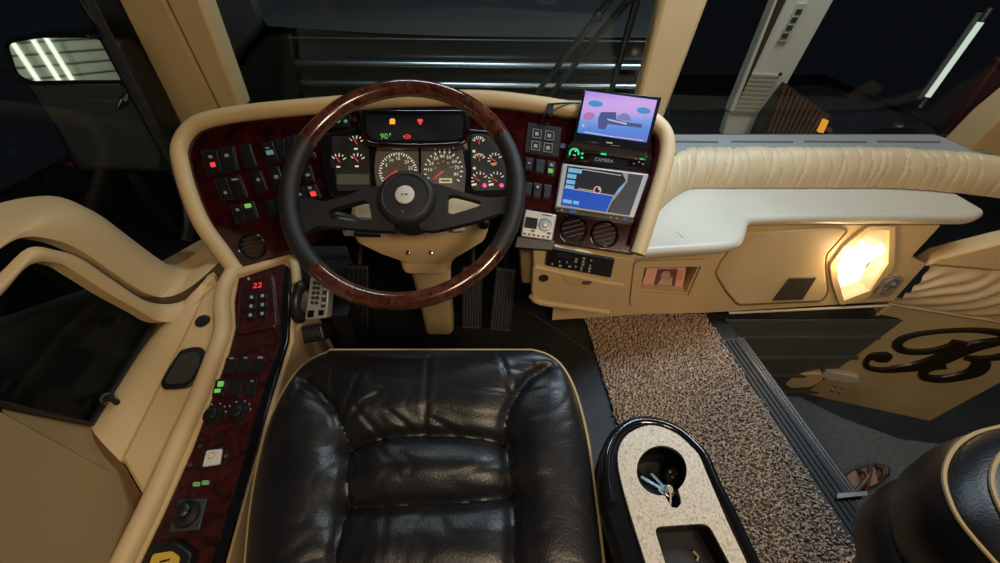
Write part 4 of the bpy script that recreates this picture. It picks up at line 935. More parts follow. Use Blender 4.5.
# cubby
cw = [FA.px(*p, 0) for p in cub]; cb = [p + V((-.0, .13, .0)) for p in cw]
obj('cubby_box', M().add(cw + cb, [(0, 1, 5, 4), (1, 2, 6, 5), (2, 3, 7, 6), (3, 0, 4, 7), (4, 5, 6, 7)]), BEIGE_D, pc_, flat=True)
fr_o = roundpoly([(634, 260), (709, 258), (703, 300), (629, 305)], 6)
holed('cubby_frame', FA, fuv(fr_o), [fuv([(643.5, 266), (700, 265), (687.5, 294), (638, 290)])], 0, .010, BEIGE, pc_)
# cabinet door with latch
dr_ = roundpoly([(722, 262), (744, 233), (832, 228), (848, 230), (826, 255), (825, 268), (828, 292), (822, 301), (738, 305), (726, 291), (716, 274)], 4)
dd = obj('cabinet_door', slab(M(), FA, dr_, 0, .012), BEIGE, pc_, bevel=.005)
obj('door_gap', M().tube([FA.px(x, y, .001) for x, y in dr_], .004, 6, True), mat('gap_brown', (.16, .11, .06), .7), dd)
obj('latch', slab(M(), FA, [(790, 278.5), (817, 277.5), (803, 300), (773, 301)], .011, .018), mat('brown_latch', (.055, .04, .03), .5), dd, bevel=.002)
# lamp recess
lw_ = [FA.px(*p, 0) for p in lampo]; lb = [p + V((0, .05, 0)) for p in lw_]; nl = len(lw_)
lmp = obj('lamp_recess', M().add(lw_ + lb, [(i, (i + 1) % nl, (i + 1) % nl + nl, i + nl) for i in range(nl)]), CREAM, pc_, flat=True)
obj('lamp_back', slab(M(), FA, lampo, -.056, -.052), CREAM, lmp)
obj('lamp_lens', slab(M(), FA, [(838, 266), (849, 251), (864, 240), (867, 262), (860, 287), (844, 296), (840, 282)], -.05, -.045), em('lamp_glow', (1, .74, .34), 3.), lmp, label='glowing warm white lamp lens')
obj('bulb', M().lathe(FA.px(860, 262, -.04), V((.35, -.1, 1)), [(.002, -.11), (.014, -.10), (.016, 0), (.014, .10), (.002, .11)], 16), em('tube_glow', (1, .88, .6), 7.), lmp)
holed('lamp_frame', FA, fuv(roundpoly([(828, 264), (842, 245), (866, 225), (893, 225), (892, 264), (872, 294), (838, 304), (831, 284)], 4)), [fuv(lampo)], 0, .010, BEIGE, pc_)
gp = obj('grille_plate', slab(M(), FA, roundpoly([(884, 277), (901, 275), (905, 280), (890, 297), (868, 299), (872, 291)], 3), 0, .010), mat('grille_tan', (.30, .24, .16), .5), pc_, bevel=.002)
obj('grille_knob', M().lathe(FA.px(891, 283, .010), FA.n, [(.024, 0), (.022, .006), (.010, .010), (.009, .018), (.004, .02)], 20), mat('grey_knob', (.10, .095, .09), .4), gp)
obj('grille_lever', M().tube([FA.px(890, 285, .016), FA.px(882, 294, .014)], [.008, .006], 8), mat('grey_lever', (.10, .095, .09), .4), gp)
# shelf with bullnose
shp = [(600, 262), (640, 252), (700, 247.5), (730, 245), (743, 240), (748, 230), (750, 221), (758, 216), (800, 213.5), (870, 213), (930, 213), (975, 215), (988, 209), (990, 200), (965, 200), (940, 194), (915, 187), (890, 180), (600, 180)]
fr_ = [onZ(x, y, SZ) for x, y in sm2([(600, 262), (640, 252), (700, 247.5), (730, 245), (743, 240), (748, 230), (750, 221), (758, 218.5), (800, 217), (870, 216.5), (930, 216.5), (972, 216.5), (986, 212)], 5)]
fr_[0] = V((.30, fr_[0].y, SZ))
rings = []
for i, p in enumerate(fr_):
    d = V((0, -1, 0))
    if i > 0 and i < len(fr_) - 1:
        tg = (fr_[i + 1] - fr_[i - 1]).normalized(); d = V((tg.y, -tg.x, 0))
    back = 1.26 if p.x < 1.30 else 1.26 - .22 * min(1, (p.x - 1.30) / .45) ** 1.5
    back = max(back, p.y + .02); rr_ = .019
    c = p - d * rr_ - V((0, 0, rr_)); B_ = V((p.x, back, SZ))
    rings.append([B_] + [c + d * (math.sin(a) * rr_) + V((0, 0, math.cos(a) * rr_)) for a in [PI * k / 8 for k in range(9)]] + [B_ - V((0, 0, 2 * rr_))])
obj('shelf', M().loft(rings), CREAM, pc_, ang=50)
obj('shelf_scuff', M().prism([onZ(676, 232, SZ + .0002), onZ(683, 238, SZ + .0002), onZ(683.6, 237, SZ + .0002)], (0, 0, .0006)), mat('scuff_grey', (.3, .3, .3), .6), pc_)
# pleated roll
def prof(t):  # shelf-back up to windshield ledge
    a = t * PI * .62
    return .115 * (1 - math.cos(a)) , .115 * math.sin(a)
x0r, x1r = .36, 1.78
NXp, NP = 420, 26
folds = []
rn = random.Random(11); x = x0r
while x < x1r:
    folds.append((x, rn.uniform(-.02, .035), rn.uniform(.5, 1.2), rn.uniform(.0028, .005))); x += rn.uniform(.018, .06)
rings = []
for i in range(NXp + 1):
    x = x0r + (x1r - x0r) * i / NXp
    # the back edge swings toward the viewer at both ends
    yb = 1.195 - .0 * x
    if x > 1.3: yb += -.06 * ((x - 1.3) / .35) ** 2
    if x < .68: yb += -.20 * ((.68 - x) / .21) ** 1.4
    ring = []
    for k in range(NP + 1):
        t = k / NP; a = t * PI * .56
        r = .105
        d = 0
        for fx, sl, am, wd in folds:
            u = x - (fx + sl * (t - .3))
            if abs(u) < .03: d -= am * (.010 * math.exp(-(u / wd) ** 2)) * math.sin(min(1, t * 1.5 + .1) * PI * .85)
        d += .004 * noise.noise(V((x * 14, t * 2, 0)))
        rr = r + d
        ring.append(V((x, yb + .082 - .082 * math.cos(a) * (rr / r), SZ + .003 + math.sin(a) * rr * 1.02)))
    rings.append(ring)
obj('pleated_roll', M().loft(rings, False), PLEAT, pc_, ang=80)
ldg = M().prism([(.50, 1.275, .547), (1.72, 1.275, .547), (1.64, 1.44, .547), (.46, 1.44, .547)], (0, 0, -.04))
lo_ = obj('window_ledge', ldg, LEDGE, pc_, bevel=.006)
for u0, u1 in ((665, 718), (731, 793), (804, 867), (877, 940)):
    obj('vent_slot', M().prism([onZ(u0, 141, .5465), onZ(u1, 141.6, .5465), onZ(u1, 143.2, .5465), onZ(u0, 142.6, .5465)], (0, 0, .002)), mat('slot_dark', (.10, .095, .085), .6), lo_)
# climate module under the right of the dash
cm = thing('climate_module', 'beige lower dash module with black climate panel and pull-out drawer', 'dash module', (.2, .85, 0))
MF = Frame(V((0, .80, .40)), (1, 0, 0), (0, -.06, 1), (0, -1, -.06))
upm = roundpoly([(533, 250), (548, 248), (590, 253), (636, 260), (632, 262), (626, 284), (600, 281), (534, 268)], 4)
obj('upper_body', slab(M(), MF, upm, -.05, .012), BEIGE, cm, bevel=.008)
lom = roundpoly([(533, 266), (602, 282), (626, 285), (613, 306), (609, 312), (537, 302), (531, 294)], 5)
dw = obj('drawer', slab(M(), MF, lom, -.14, .020), BEIGE, cm, bevel=.010)
obj('handle_recess', slab(M(), MF, roundpoly([(561, 274), (594, 281), (590, 286), (578, 287), (566, 283)], 4), .018, .022), BEIGE_D, dw, bevel=.004)
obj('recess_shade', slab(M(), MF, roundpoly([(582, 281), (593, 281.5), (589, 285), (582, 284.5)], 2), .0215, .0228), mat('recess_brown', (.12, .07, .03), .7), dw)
obj('drawer_lip', M().tube(smooth_path([MF.px(x, y, .020) for x, y in ((532, 296), (540, 302), (575, 307), (608, 312))], 4), .010, 10), BEIGE, dw)
obj('pull_hole', M().lathe(MF.px(543.5, 278, .020), MF.n, [(.014, 0), (.013, .003), (.010, .001)], 18), mat('hole_dark', (.03, .018, .01), .7), dw)
obj('foot_box', M().prism([onZ(553, 305, .0), onZ(556, 318, .0), onZ(584, 320, .0), onZ(612, 318, .0), onZ(612, 304, 0)], (0, 0, .26)), BEIGE, cm, bevel=.01)
obj('side_panel', M().prism([at(520, 247, 1.08), at(533, 249, 1.08), at(533, 284, 1.16), at(522, 283, 1.16)], (0, .10, -.06)), BEIGE_D, cm, bevel=.006)
cq = quad((548, 247.5), (615, 260), (611, 278), (545.5, 265.5))
cpn = obj('climate_panel', slab(M(), MF, roundpoly(qrect(cq, 0, 0, 1, 1), 2), .010, .020), BLACK, cm, bevel=.002)
obj('display', slab(M(), MF, qrect(cq, .14, .18, .36, .42), .019, .0212), SMOKE, cpn)
for u, v, w in ((.10, .86, .012), (.20, .66, .01), (.22, .88, .022), (.31, .62, .008), (.36, .82, .02), (.45, .76, .012), (.44, .36, .016), (.44, .50, .016), (.55, .24, .018), (.55, .42, .018), (.55, .58, .018), (.54, .76, .014), (.54, .9, .012), (.66, .28, .012), (.66, .56, .012), (.66, .72, .02), (.66, .88, .016)):
    obj('button_mark', slab(M(), MF, qrect(cq, u - w, v - .045, u + w, v + .045), .0195, .0215), LEGEND, cpn)
# booklet in the cubby
bk_ = thing('booklet', 'pink booklet with picture cover standing in beige cubby', 'booklet', tuple(FA.px(664, 288, -.02)))
BQ = quad((647, 268.5), (686, 268), (682.5, 289.5), (641.5, 287))
BF = Frame(FA.P(0, 0, -.03), FA.u, FA.v, FA.n)
def bpx(pts, c): return slab(M(), BF, pts, c - .001, c)
obj('pages', slab(M(), BF, qrect(BQ, 0, 0, 1, 1), -.010, 0), mat('pages_cream', (.7, .62, .5), .7), bk_)
bc = obj('cover', bpx(qrect(BQ, 0, 0, 1, 1), .0015), mat('pink_cover', (.85, .42, .33), .5), bk_)
obj('picture', bpx(qrect(BQ, .28, .04, .80, .86), .0022), mat('picture_maroon', (.16, .07, .07), .5), bc)
obj('picture_detail', bpx([BQ(u, v) for u, v in ell(.52, .38, .12, .24)], .0028), mat('picture_tan', (.55, .33, .22), .5), bc)
obj('picture_detail', bpx([BQ(u, v) for u, v in ((.36, .84), (.42, .55), (.58, .62), (.70, .4), (.72, .84))], .003), mat('picture_rose', (.6, .42, .36), .5), bc)
obj('cover_mark', bpx(qrect(BQ, .83, .1, .95, .55), .0022), mat('cover_orange', (.75, .30, .15), .5), bc)

# =================================================================== ENTRY DOOR (standing open)
dA, dB = V((1.547, 1.0, .065)), V((1.449, 1.0, -.54))
e1 = V((.949, -.316, 0)).normalized(); e2 = (dA - dB).normalized(); en = e1.cross(e2).normalized()
if en.y > 0: en = -en
e2 = (e2 - e1 * e2.dot(e1)).normalized()
DO = Frame(dB, e1, e2, en)
door = struct('door_1', slab(M(), DO, [(889, 303), (1000, 321), (1080, 335), (1090, 350), (1000, 384), (930, 422), (784, 390), (800, 378)], -.05, 0), mat('door_panel_tan', (.46, .345, .18), .55, var=.08, vscale=6), bevel=.008)
obj('front_edge_trim', M().tube(smooth_path([DO.px(x, y, .004) for x, y in ((893, 302), (860, 328), (825, 356), (800, 377), (786, 389))], 3), .007, 8), BEIGE, door)
# pleated upper pad
tl_, tr2, br2, bl2 = DO.px(930, 264, 0), DO.px(1075, 278, 0), DO.px(1075, 336, 0), DO.px(888, 303, 0)
rings = []
for i in range(161):
    u = i / 160; a = tl_.lerp(tr2, u); b = bl2.lerp(br2, u); ring = []
    for k in range(25):
        v = k / 24; p = a.lerp(b, v)
        h = .03 * math.sin(PI * min(1, max(0, v))) ** .6
        h += .007 * math.sin((u * 1.46 + v) * 2 * PI * 4.1 + 2.2 * noise.noise(V((u * 4, v * 2, 0)))) * math.sin(PI * v) ** .5
        ring.append(p + en * h)
    rings.append(ring)
obj('pleated_pad', M().loft(rings, False), PLEAT, door, ang=80)
obj('pad_piping', M().tube([DO.px(888, 303.5, .006), DO.px(1000, 321.5, .008), DO.px(1075, 336, .008)], .007, 8), PLEAT, door)
obj('top_rail', slab(M(), DO, [(922, 268), (938, 258), (1000, 243), (1080, 226), (1080, 262), (1000, 272), (934, 266)], -.04, .03), BEIGE, door, bevel=.012)
# script letter
def ribbon(pts, ws, name='letter'):
    P_ = sm2(pts, 6); k = len(P_); Wd = []
    for i in range(k):
        s = i / (k - 1) * (len(ws) - 1); j_ = min(int(s), len(ws) - 2); Wd.append(ws[j_] + (ws[j_ + 1] - ws[j_]) * (s - j_))
    c = [DO.px(850 + x / 3.753, 280 + y / 3.753, .004) for x, y in P_]
    rings = []
    for i, p in enumerate(c):
        t = (c[min(i + 1, k - 1)] - c[max(i - 1, 0)]).normalized(); s = t.cross(en)
        w = Wd[i] * .0037
        rings.append([p + s * w - en * .004, p + s * w * .8 + en * .007, p + en * .010, p - s * w * .8 + en * .007, p - s * w - en * .004])
    return rings
em_m = mat('dark_bronze', (.035, .024, .014), .28, metal=.4)
m = M()
m.loft(ribbon([(148, 296), (120, 290), (88, 286), (66, 298), (60, 316), (80, 332), (130, 338), (190, 332), (260, 322), (330, 302), (400, 272), (470, 248), (540, 234), (620, 218)], [6, 9, 5, 2.5, 2.5, 3, 4, 6, 8, 9, 9, 8, 6, 3]))
m.loft(ribbon([(414, 228), (392, 246), (330, 262), (262, 270), (205, 266), (178, 246), (192, 224), (240, 206), (320, 194), (420, 188), (500, 190), (580, 202), (635, 226), (640, 252), (600, 276), (550, 290), (490, 294), (432, 292)], [6, 6, 4, 4, 4, 4.5, 4, 3, 2.5, 2.5, 3, 4, 6, 6, 5, 4, 3, 2]))
m.loft(ribbon([(432, 292), (476, 298), (492, 318), (470, 344), (410, 362), (340, 372), (288, 366), (274, 350), (290, 336), (325, 328), (360, 326)], [2, 5, 8, 8, 7, 6, 5, 4, 3.5, 3, 2.5]))
obj('script_letter', m, em_m, door, ang=50, label='raised dark script letter B')
hb = obj('hinge_cover', slab(M(), DO, roundpoly([(787, 377), (797, 374), (822, 373), (824, 381), (812, 388), (790, 389), (783, 384)], 3), .0, .05), BEIGE, door, bevel=.008)
obj('hinge_arm', slab(M(), DO, roundpoly([(826, 371), (860, 378), (860, 383), (845, 383), (826, 380), (821, 376)], 2), .0, .03), CREAM, door, bevel=.005)
for x, y in ((835, 386), (842, 388), (832, 391), (840, 393)): obj('screw', M().lathe(DO.px(x, y, .001), en, [(.007, 0), (.005, .003), (.001, .004)], 10), ALU, door)

# sandal on the step
sd = thing('sandal', 'brown leather sandal lying on the step beside threshold', 'sandal', tuple(onZ(865, 478, -.3)))
def szp(x, y, z): return onZ(x, y, z)
sole = sm2([(843, 478), (850, 471), (862, 467.5), (876, 465.5), (885, 468), (887, 474), (881, 482), (868, 489), (853, 493), (845, 488)], 3, True)
obj('sole', M().prism([szp(x, y, -.298) for x, y in sole], (0, 0, .018)), mat('sandal_sole', (.03, .015, .01), .6), sd, bevel=.004)
obj('insole', M().prism([szp(865 + (x - 865) * .88, 479 + (y - 479) * .85, -.2795) for x, y in sole], (0, 0, .003)), mat('sandal_insole', (.20, .10, .06), .6), sd)
SB_ = mat('sandal_strap', (.07, .03, .02), .45)
for a, b in (((858, 470), (866, 490)), ((870, 467), (856, 492)), ((877, 467), (880, 481))):
    A_, B_ = szp(*a, -.275), szp(*b, -.275); mid = (A_ + B_) / 2 + V((0, 0, .03))
    obj('strap', M().tube(smooth_path([A_, mid, B_], 5), .007, 8), SB_, sd)
obj('heel_cup', M().tube(smooth_path([szp(876, 466, -.27), szp(886, 468, -.262), szp(886, 475, -.27)], 5), .010, 8), mat('sandal_heel', (.02, .01, .008), .5), sd)

# =================================================================== PASSENGER SEAT
ps = thing('passenger_chair', 'black leather passenger seat with double gold piping beside the aisle', 'seat', (1.05, 0, 0))
def softbox(cx, cy, cz, hx, hy, hz, ex=.5, nu=40, nv=22, rot=0):
    rings = []
    def sp(v, e): return math.copysign(abs(v) ** e, v)
    for i in range(nv + 1):
        ph = -PI / 2 + PI * i / nv; r = []
        for j in range(nu):
            t = 2 * PI * j / nu
            x = hx * sp(math.cos(ph), ex) * sp(math.cos(t), ex); y = hy * sp(math.cos(ph), ex) * sp(math.sin(t), ex); z = hz * sp(math.sin(ph), ex)
            x, y = x * math.cos(rot) - y * math.sin(rot), x * math.sin(rot) + y * math.cos(rot)
            r.append(V((cx + x, cy + y, cz + z)))
        rings.append(r)
    return rings
def outline(pxs, z, gap=0): return [onZ(x, y, z) for x, y in pxs]
# cushion: stacked outlines (px at given height)
up0 = sm2([(1010, 580), (966, 530), (950, 500), (946, 476), (954, 455), (970, 441), (992, 433), (1030, 428), (1080, 440)], 4)
lo0 = sm2([(925, 640), (900, 575), (887, 535), (884, 510), (892, 492), (910, 479), (945, 469), (1000, 460), (1080, 455)], 4)
R0 = [onZ(x, y, .50) for x, y in up0]
def inset(pts, d, dz):
    c = V((1.15, .0, 0)); out = []
    for p in pts: q_ = (c - V((p.x, p.y, 0))); out.append(p + q_.normalized() * d + V((0, 0, dz)))
    return out
rings = [inset(R0, .02, -.16), inset(R0, -.012, -.10), inset(R0, -.018, -.05), inset(R0, -.012, -.01), inset(R0, .0, .012), inset(R0, .025, .028), inset(R0, .08, .036), inset(R0, .2, .036)]
obj('cushion', M().loft(rings, False), LEATHER, ps, ang=80)
obj('piping', M().tube(inset(R0, -.006, .006), .0032, 8), PIPING, ps)
obj('piping', M().tube(inset(R0, .032, .032), .0032, 8), PIPING, ps)
R1 = [onZ(x, y, .34) for x, y in lo0]
rings = [inset(R1, .10, -.30), inset(R1, .05, -.16), inset(R1, -.005, -.08), inset(R1, -.012, -.03), inset(R1, .0, .0), inset(R1, .04, .028), inset(R1, .12, .035), inset(R1, .25, .03)]
obj('lower_cushion', M().loft(rings, False), LEATHER, ps, ang=80)
obj('seam', M().tube(inset(R1, .004, .010), .003, 8), BLACKG, ps)
obj('seat_base', M().prism([(1.08, -.4, 0), (1.38, -.4, 0), (1.38, .04, 0), (1.08, .04, 0)], (0, 0, .2)), BLACK, ps)
# =================================================================== OUTSIDE
# door mirror on the driver's side
MP = at(70, 58, 1.10); LP = V((-2.75, -1.25, .62))
dr1 = (MP - CAM).normalized(); rr1 = (LP - MP).normalized(); mn = (rr1 - dr1).normalized()
mu = mn.cross(V((0, 0, 1))).normalized() * -1; mv = mn.cross(mu).normalized()
if mv.z < 0: mv = -mv
if mu.x < 0: mu = -mu
MF2 = Frame(MP, mu, mv, mn)
mr = thing('door_mirror', 'large black door mirror outside the driver side window', 'mirror', tuple(MP))
hs_px = sm2([(4, 44), (18, 35), (60, 33), (105, 36), (122, 48), (140, 85), (166, 140), (182, 168), (168, 176), (120, 174), (78, 172), (60, 145), (44, 112), (20, 85), (8, 62)], 3, True)
obj('housing', slab(M(), MF2, hs_px, -.13, -.006), BLACK, mr, bevel=.02, bseg=3)
obj('mirror_glass', slab(M(), MF2, roundpoly([(8, 44), (40, 38), (95, 38), (112, 47), (132, 80), (78, 80), (30, 81), (18, 74)], 6), -.006, .0), mat('mirror_surface', (.85, .88, .85), .03, metal=1), mr)
obj('lower_glass', slab(M(), MF2, roundpoly([(30, 86), (118, 84), (132, 92), (160, 150), (160, 168), (84, 166), (66, 140)], 6), -.006, .0), DARKG, mr)
obj('mirror_trim', M().tube([MF2.px(x, y, .001) for x, y in roundpoly([(5, 43), (40, 35.5), (95, 36), (114, 46), (135, 82), (78, 83), (29, 84), (15, 75)], 6)], .004, 6, True), BLACKG, mr)
obj('adjuster', M().tube([MF2.px(126, 94, .004), MF2.px(124, 99, .016), MF2.px(119, 108, .01)], [.007, .010, .006], 10), CHROME, mr)
obj('mirror_arm', M().tube([MF2.px(120, 150, -.08), at(150, 200, 1.45), at(175, 230, 1.6)], .025, 10), BLACK, mr)
# lit slatted garage door seen in the mirror; added upright tubes stand in for streaks of light
gd = thing('slatted_door', 'pale slatted garage door seen reflected in the door mirror', 'garage door', tuple(LP))
gv = V((0, 0, 1)); gn = V((-rr1.x, -rr1.y, 0)).normalized(); gu = gv.cross(gn)
GF = Frame(LP, gu, gv, gn)
SLAT = mat('pale_slat', (.50, .52, .42), .45)
for k in range(-12, 13):
    obj('slat', M().fbox(GF, -1.6, 1.6, k * .075 - .031, k * .075 + .031, -.02, .0), SLAT, gd, bevel=.004)
obj('backing', M().fbox(GF, -1.65, 1.65, -1.05, 1.05, -.06, -.03), BLACK, gd)
TUBE = em('streak_glow', (.95, 1, .78), 1.5)
for k, (x, lab) in enumerate(((.235, 'left'), (.13, 'middle'), (.06, 'right'))):
    tl = thing('streak_tube', 'upright glowing tube standing in for the %s of three light streaks in the door mirror' % lab, 'lamp', tuple(GF.P(x, -.6, .16)), 'streak tubes added by the slatted door')
    obj('tube', M().lathe(GF.P(x, -.55, .16), gv, [(.005, -.02), (.014, 0), (.014, 1.2), (.005, 1.22)], 14), TUBE, tl)
    obj('end_cap', M().lathe(GF.P(x, -.57, .16), gv, [(.018, -.04), (.018, .02)], 14), ALU, tl)
    obj('end_cap', M().lathe(GF.P(x, .65, .16), gv, [(.018, -.02), (.018, .04)], 14), ALU, tl)
# wipers hanging outside the windshield
wp = thing('windshield_wiper', 'twin-arm black wiper hanging in front of left windshield', 'wiper', tuple(WS.px(612, 10, -.05)))
obj('wiper_arm', M().tube([WS.px(x, y, -.05) for x, y in ((640, -40), (609, 0), (597, 16), (532, 99), (500, 140))], [.012, .012, .011, .008, .007], 8), BLACK, wp)
obj('wiper_arm', M().tube([WS.px(x, y, -.05) for x, y in ((660, -38), (629, 0), (601, 32), (544, 103), (510, 146))], [.012, .012, .010, .008, .007], 8), BLACK, wp)
obj('wiper_blade', M().tube([WS.px(x, y, -.055) for x, y in ((649, -40), (637, 0), (612, 88), (596, 146))], [.014, .013, .010, .009], 8), BLACK, wp)
obj('pivot_joint', M().lathe(WS.px(598, 16, -.05), WS.n, [(.014, -.01), (.014, .010), (.008, .014)], 14), BLACK, wp)
# dark vehicle parked nose-on in front
pv = thing('parked_truck', 'dark parked truck with chrome grille bars beyond left windshield', 'truck', (-.1, 2.6, -1.2))
PAINT = mat('dark_teal_paint', (.020, .027, .030), .3, coat=.5); PAINT2 = mat('dark_grey_paint', (.030, .034, .036), .45, coat=.3)
GYF = Frame(V((0, 2.3, .5)), (1, 0, 0), (0, 0, 1), (0, -1, 0))
obj('grille_panel', M().prism([onY(295, 26, 2.42), onY(670, 38, 2.42), onY(670, 150, 2.42), onY(310, 150, 2.42)], (0, .1, 0)), PAINT, pv, bevel=.01)
for y, r, c in ((39.0, .008, 0), (63.5, .024, 1), (83.5, .022, 1), (99.5, .018, 1)):
    a = onY(296 + (y - 62) * .3, y - 1, 2.36); b = onY(660, y + 3, 2.36)
    obj('grille_bar', M().tube([a, b], r, 12, sq=.7), mat('dull_chrome', (.55, .62, .66), .28, metal=1) if c else PAINT2, pv)
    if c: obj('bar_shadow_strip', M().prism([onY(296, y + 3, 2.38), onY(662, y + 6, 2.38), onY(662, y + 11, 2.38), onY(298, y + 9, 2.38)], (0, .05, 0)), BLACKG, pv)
hd = [[V((p.x, p.y, p.z)) for p in (onY(x, y, Y) for x, y, Y in row)] for row in (
    [(268, 26, 2.40), (360, 32, 2.36), (460, 36, 2.35), (560, 37, 2.36), (680, 38, 2.40)],
    [(262, 18, 2.5), (360, 22, 2.48), (460, 22, 2.46), (560, 24, 2.48), (690, 26, 2.5)],
    [(255, 4, 2.9), (360, 8, 2.9), (460, 6, 2.88), (560, 9, 2.9), (700, 12, 2.9)],
    [(250, -30, 3.6), (360, -28, 3.7), (460, -30, 3.7), (560, -27, 3.7), (710, -24, 3.6)])]
obj('hood', M().loft([smooth_path(r, 4) for r in hd], False), PAINT2, pv)
obj('fender', M().prism([onY(150, -40, 2.5), onY(246, -30, 2.5), onY(264, 27, 2.5), (onY(229, 71, 2.5)), onY(150, 120, 2.5)], (0, .5, 0)), PAINT2, pv, bevel=.03)
obj('lamp_bezel', M().prism([onY(236, 70, 2.52), onY(266, 32, 2.52), onY(292, 32, 2.52), onY(306, 150, 2.52), onY(236, 150, 2.52)], (0, .3, 0)), BLACK, pv, bevel=.02)
for x0_, x1_ in ((470, 500), (506, 520), (602, 616)):
    pass
obj('body', M().box((-2.2, 3.0, -.9), (1.1, 6.0, .6)), PAINT, pv, bevel=.1)
for sx in (-1.6, .75): obj('wheel', M().lathe((sx, 3.1, -.85), (1, 0, 0), [(.05, -.13), (.33, -.13), (.36, -.08), (.36, .08), (.33, .13), (.05, .13)], 28), RUBBER, pv)
# beige equipment cabinet beyond the right windshield
EY = 2.55
ec_ = thing('equipment_cabinet', 'tall pale beige vented cabinet outside the right windshield', 'cabinet', (1.6, 2.6, -1.2))
EF = Frame(V((0, EY, 0)), (1, 0, 0), (0, 0, 1), (0, -1, 0))
EB = mat('cabinet_ivory', (.60, .55, .44), .5)
obj('cabinet_body', slab(M(), EF, [(806, -60), (862, -60), (834, 0), (785, 88), (783, 102), (771, 110), (763, 135), (722, 135), (730, 110), (786, 0)], -.06, 0), EB, ec_, bevel=.008)
obj('dark_strip', slab(M(), EF, [(800, -60), (806, -60), (786, 0), (742, 95), (738, 95), (779, 0)], -.06, .01), mat('strip_brown', (.05, .035, .02), .5), ec_)
obj('side_flange', slab(M(), EF, [(792, -60), (799, -60), (778, 0), (734, 112), (729, 112), (775, 0)], -.05, .015), EB, ec_, bevel=.004)
vp = obj('vent_plate', slab(M(), EF, [(799, 3), (808, 3), (788, 42), (778, 42)], -.01, .012), mat('vent_ivory', (.45, .41, .33), .5), ec_, bevel=.003)
for k in range(4):
    x, y = 799.5 - k * 4.6, 12 + k * 8; obj('vent_slot', slab(M(), EF, [(x - 2.4, y - 2.6), (x + 3.4, y - 2.6), (x + 1.2, y + 2.4), (x - 4.6, y + 2.4)], .010, .015), DARKG, vp)
for k in range(9):
    y = 74 + k * 4.4; x = 752 - (y - 74) * .5
    obj('louvre', slab(M(), EF, [(x, y), (x + 28 - k * .6, y + 1.4), (x + 27 - k * .6, y + 3.6), (x - 1, y + 2.2)], 0, .012), mat('louvre_shade', (.42, .36, .27), .5), ec_)
obj('foot_knob', M().lathe(EF.px(780, 74, .005), (0, -1, 0), [(.010, 0), (.008, .012), (.002, .014)], 12), BLACK, ec_)
sc2 = thing('slatted_crate', 'brown slatted crate with amber lamp beside the pale cabinet', 'crate', (1.8, 2.4, -1.2))
SCF = Frame(V((0, 2.42, 0)), (1, 0, 0), (0, 0, 1), (0, -1, 0))
obj('crate_body', slab(M(), SCF, [(787, 84), (833, 116), (828, 150), (748, 150), (762, 116)], -.055, -.004), mat('crate_dark', (.03, .016, .009), .7), sc2)
BRN = mat('crate_brown', (.11, .055, .026), .6)
for k in range(11):
    x0 = 786 + k * 4.2; y0 = 86 + k * 2.9
    obj('slat', slab(M(), SCF, [(x0 - 1.2, y0), (x0 + 1.2, y0 + .8), (x0 - 22, 150), (x0 - 25.5, 150)], -.004, .012), BRN, sc2)
obj('amber_lamp', slab(M(), SCF, [(825, 120), (829, 121), (823.5, 133), (819, 132.5)], .02, .045), em('amber_glow', (1, .42, .04), .8), sc2)
wt = thing('wall_tube', 'upright white tube lamp glowing beyond the right windshield', 'lamp', tuple(onY(925, 101, 2.4)))
a = onY(924, 102, 2.4); b = onY(986, 15, 2.4)
obj('tube', M().tube([a, b], .014, 12), em('wall_tube_glow', (.9, 1, .82), .75), wt)
obj('backing', M().tube([a + V((.03, .06, 0)), b + V((.03, .06, 0))], .018, 8), mat('lamp_grey', (.12, .12, .11), .5), wt)
for p in (a, b): obj('end_cap', M().tube([p - V((0, 0, .03)), p + V((0, 0, .03))], .017, 12), ALU, wt)
rb = thing('red_board', 'dark red upright board in the shadows at far right', 'panel', tuple(onY(985, 100, 2.6)))
q0, q1 = onY(966, 108, 2.6), onY(1010, 108, 2.6)
obj('board_face', M().prism([onY(1000, 60, 2.6), onY(1030, 50, 2.6), q1, V((q1.x, 2.6, -1.2)), V((q0.x, 2.6, -1.2)), q0], (0, .06, 0)), mat('dark_red', (.045, .006, .009), .5), rb, bevel=.01)
dk = thing('dark_vehicle', 'dark car roof low in the right windshield near its sill', 'car', (2.4, 2.2, -1.2))
rings = []
for i in range(13):
    u = i / 12; ring = []
    for k in range(9):
        v = k / 8; p = onY(862 + u * 90, 112, 2.2); ring.append(V((p.x, 2.2 + v * .8, .18 + .10 * math.sin(PI * u) ** .5 + .03 * math.sin(PI * v))))
    rings.append(ring)
obj('roof', M().loft(rings, False), BLACKG, dk)
obj('cabin', M().box((2.2, 2.25, -.9), (2.75, 3.0, .2)), BLACKG, dk, bevel=.05)

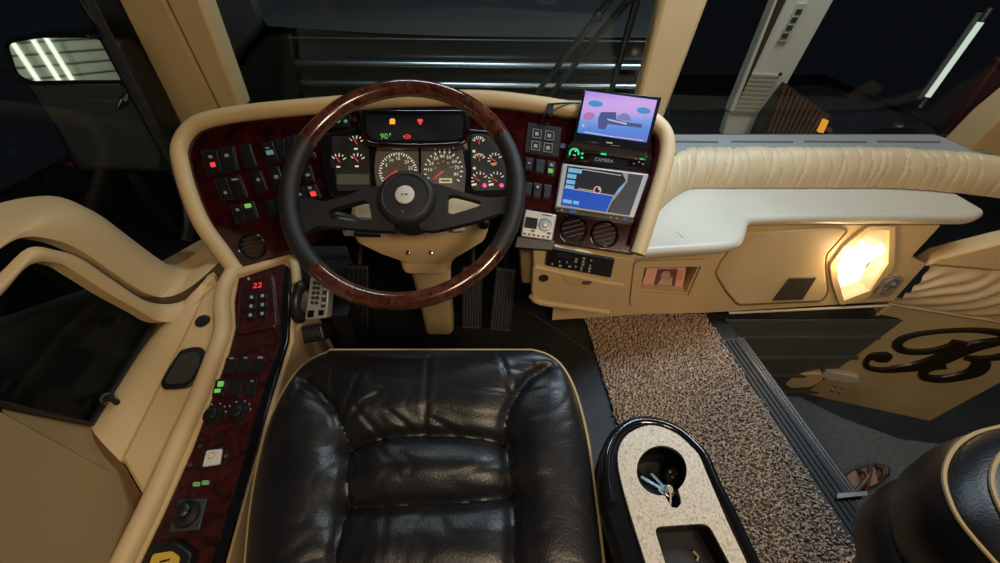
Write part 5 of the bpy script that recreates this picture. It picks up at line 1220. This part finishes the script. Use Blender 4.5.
# =================================================================== LIGHT
def area(name, loc, target, size, power, col, sy=None):
    l = bpy.data.lights.new(name, 'AREA'); l.energy = power; l.color = col; l.size = size
    if sy: l.shape = 'RECTANGLE'; l.size_y = sy
    o = bpy.data.objects.new(name, l); COL.objects.link(o); o.location = loc
    o.rotation_euler = (V(target) - V(loc)).to_track_quat('-Z', 'Y').to_euler(); return o
area('cabin_lamp', (.95, -.95, 1.95), (.45, .6, .3), .40, 20, (1, .77, .52))
area('aisle_lamp', (.12, -.80, 1.95), (.05, .4, .3), .30, 8, (1, .78, .54))
hl_ = area('header_lamp', (.60, 1.05, 1.55), (.54, 1.0, 0), .25, 3.6, (.50, .74, 1)); hl_.data.spread = math.radians(95)
area('truck_fill', (-.3, 1.75, 2.3), (-.2, 2.6, .4), .8, 14, (.8, .95, 1), .2)  # unseen fill light added to brighten the parked truck
pl_ = bpy.data.lights.new('step_lamp', 'POINT'); pl_.energy = 1.3; pl_.color = (1, .72, .38); pl_.shadow_soft_size = .03
po_ = bpy.data.objects.new('step_lamp', pl_); COL.objects.link(po_); po_.location = FA.px(858, 262, .05)
area('cabinet_fill', (1.9, 1.75, 3.0), (1.6, 2.6, .6), .8, 45, (.85, .95, 1))  # added fill aimed at the equipment cabinet, no visible fixture
W = bpy.data.worlds.new('night'); S.world = W; W.use_nodes = True
W.node_tree.nodes['Background'].inputs[0].default_value = (.55, .65, .8, 1); W.node_tree.nodes['Background'].inputs[1].default_value = .006
sl_ = bpy.data.lights.new('slat_fill', 'SPOT'); sl_.energy = 32; sl_.color = (.95, 1, .8); sl_.spot_size = math.radians(75); sl_.shadow_soft_size = .1  # extra spot added to lift the slats reflected in the mirror
so_ = bpy.data.objects.new('slat_fill', sl_); COL.objects.link(so_); so_.location = LP + gn * 1.6 + V((-.6, 0, 1.0)); so_.rotation_euler = (LP - so_.location).to_track_quat('-Z', 'Y').to_euler()
# =================================================================== CAMERA
cd = bpy.data.cameras.new('camera'); cd.sensor_width = 36; cd.lens = 36 * FPX / 1000; cd.clip_start = .01
co = bpy.data.objects.new('camera', cd); COL.objects.link(co); co.location = CAM; co.rotation_euler = (math.radians(90 - 43), 0, 0)
S.camera = co
vs = S.view_settings; S.display_settings.display_device = 'sRGB'
vs.view_transform = 'Standard'; vs.look = 'None'; vs.gamma = 1; vs.exposure = -.04; vs.use_curve_mapping = False
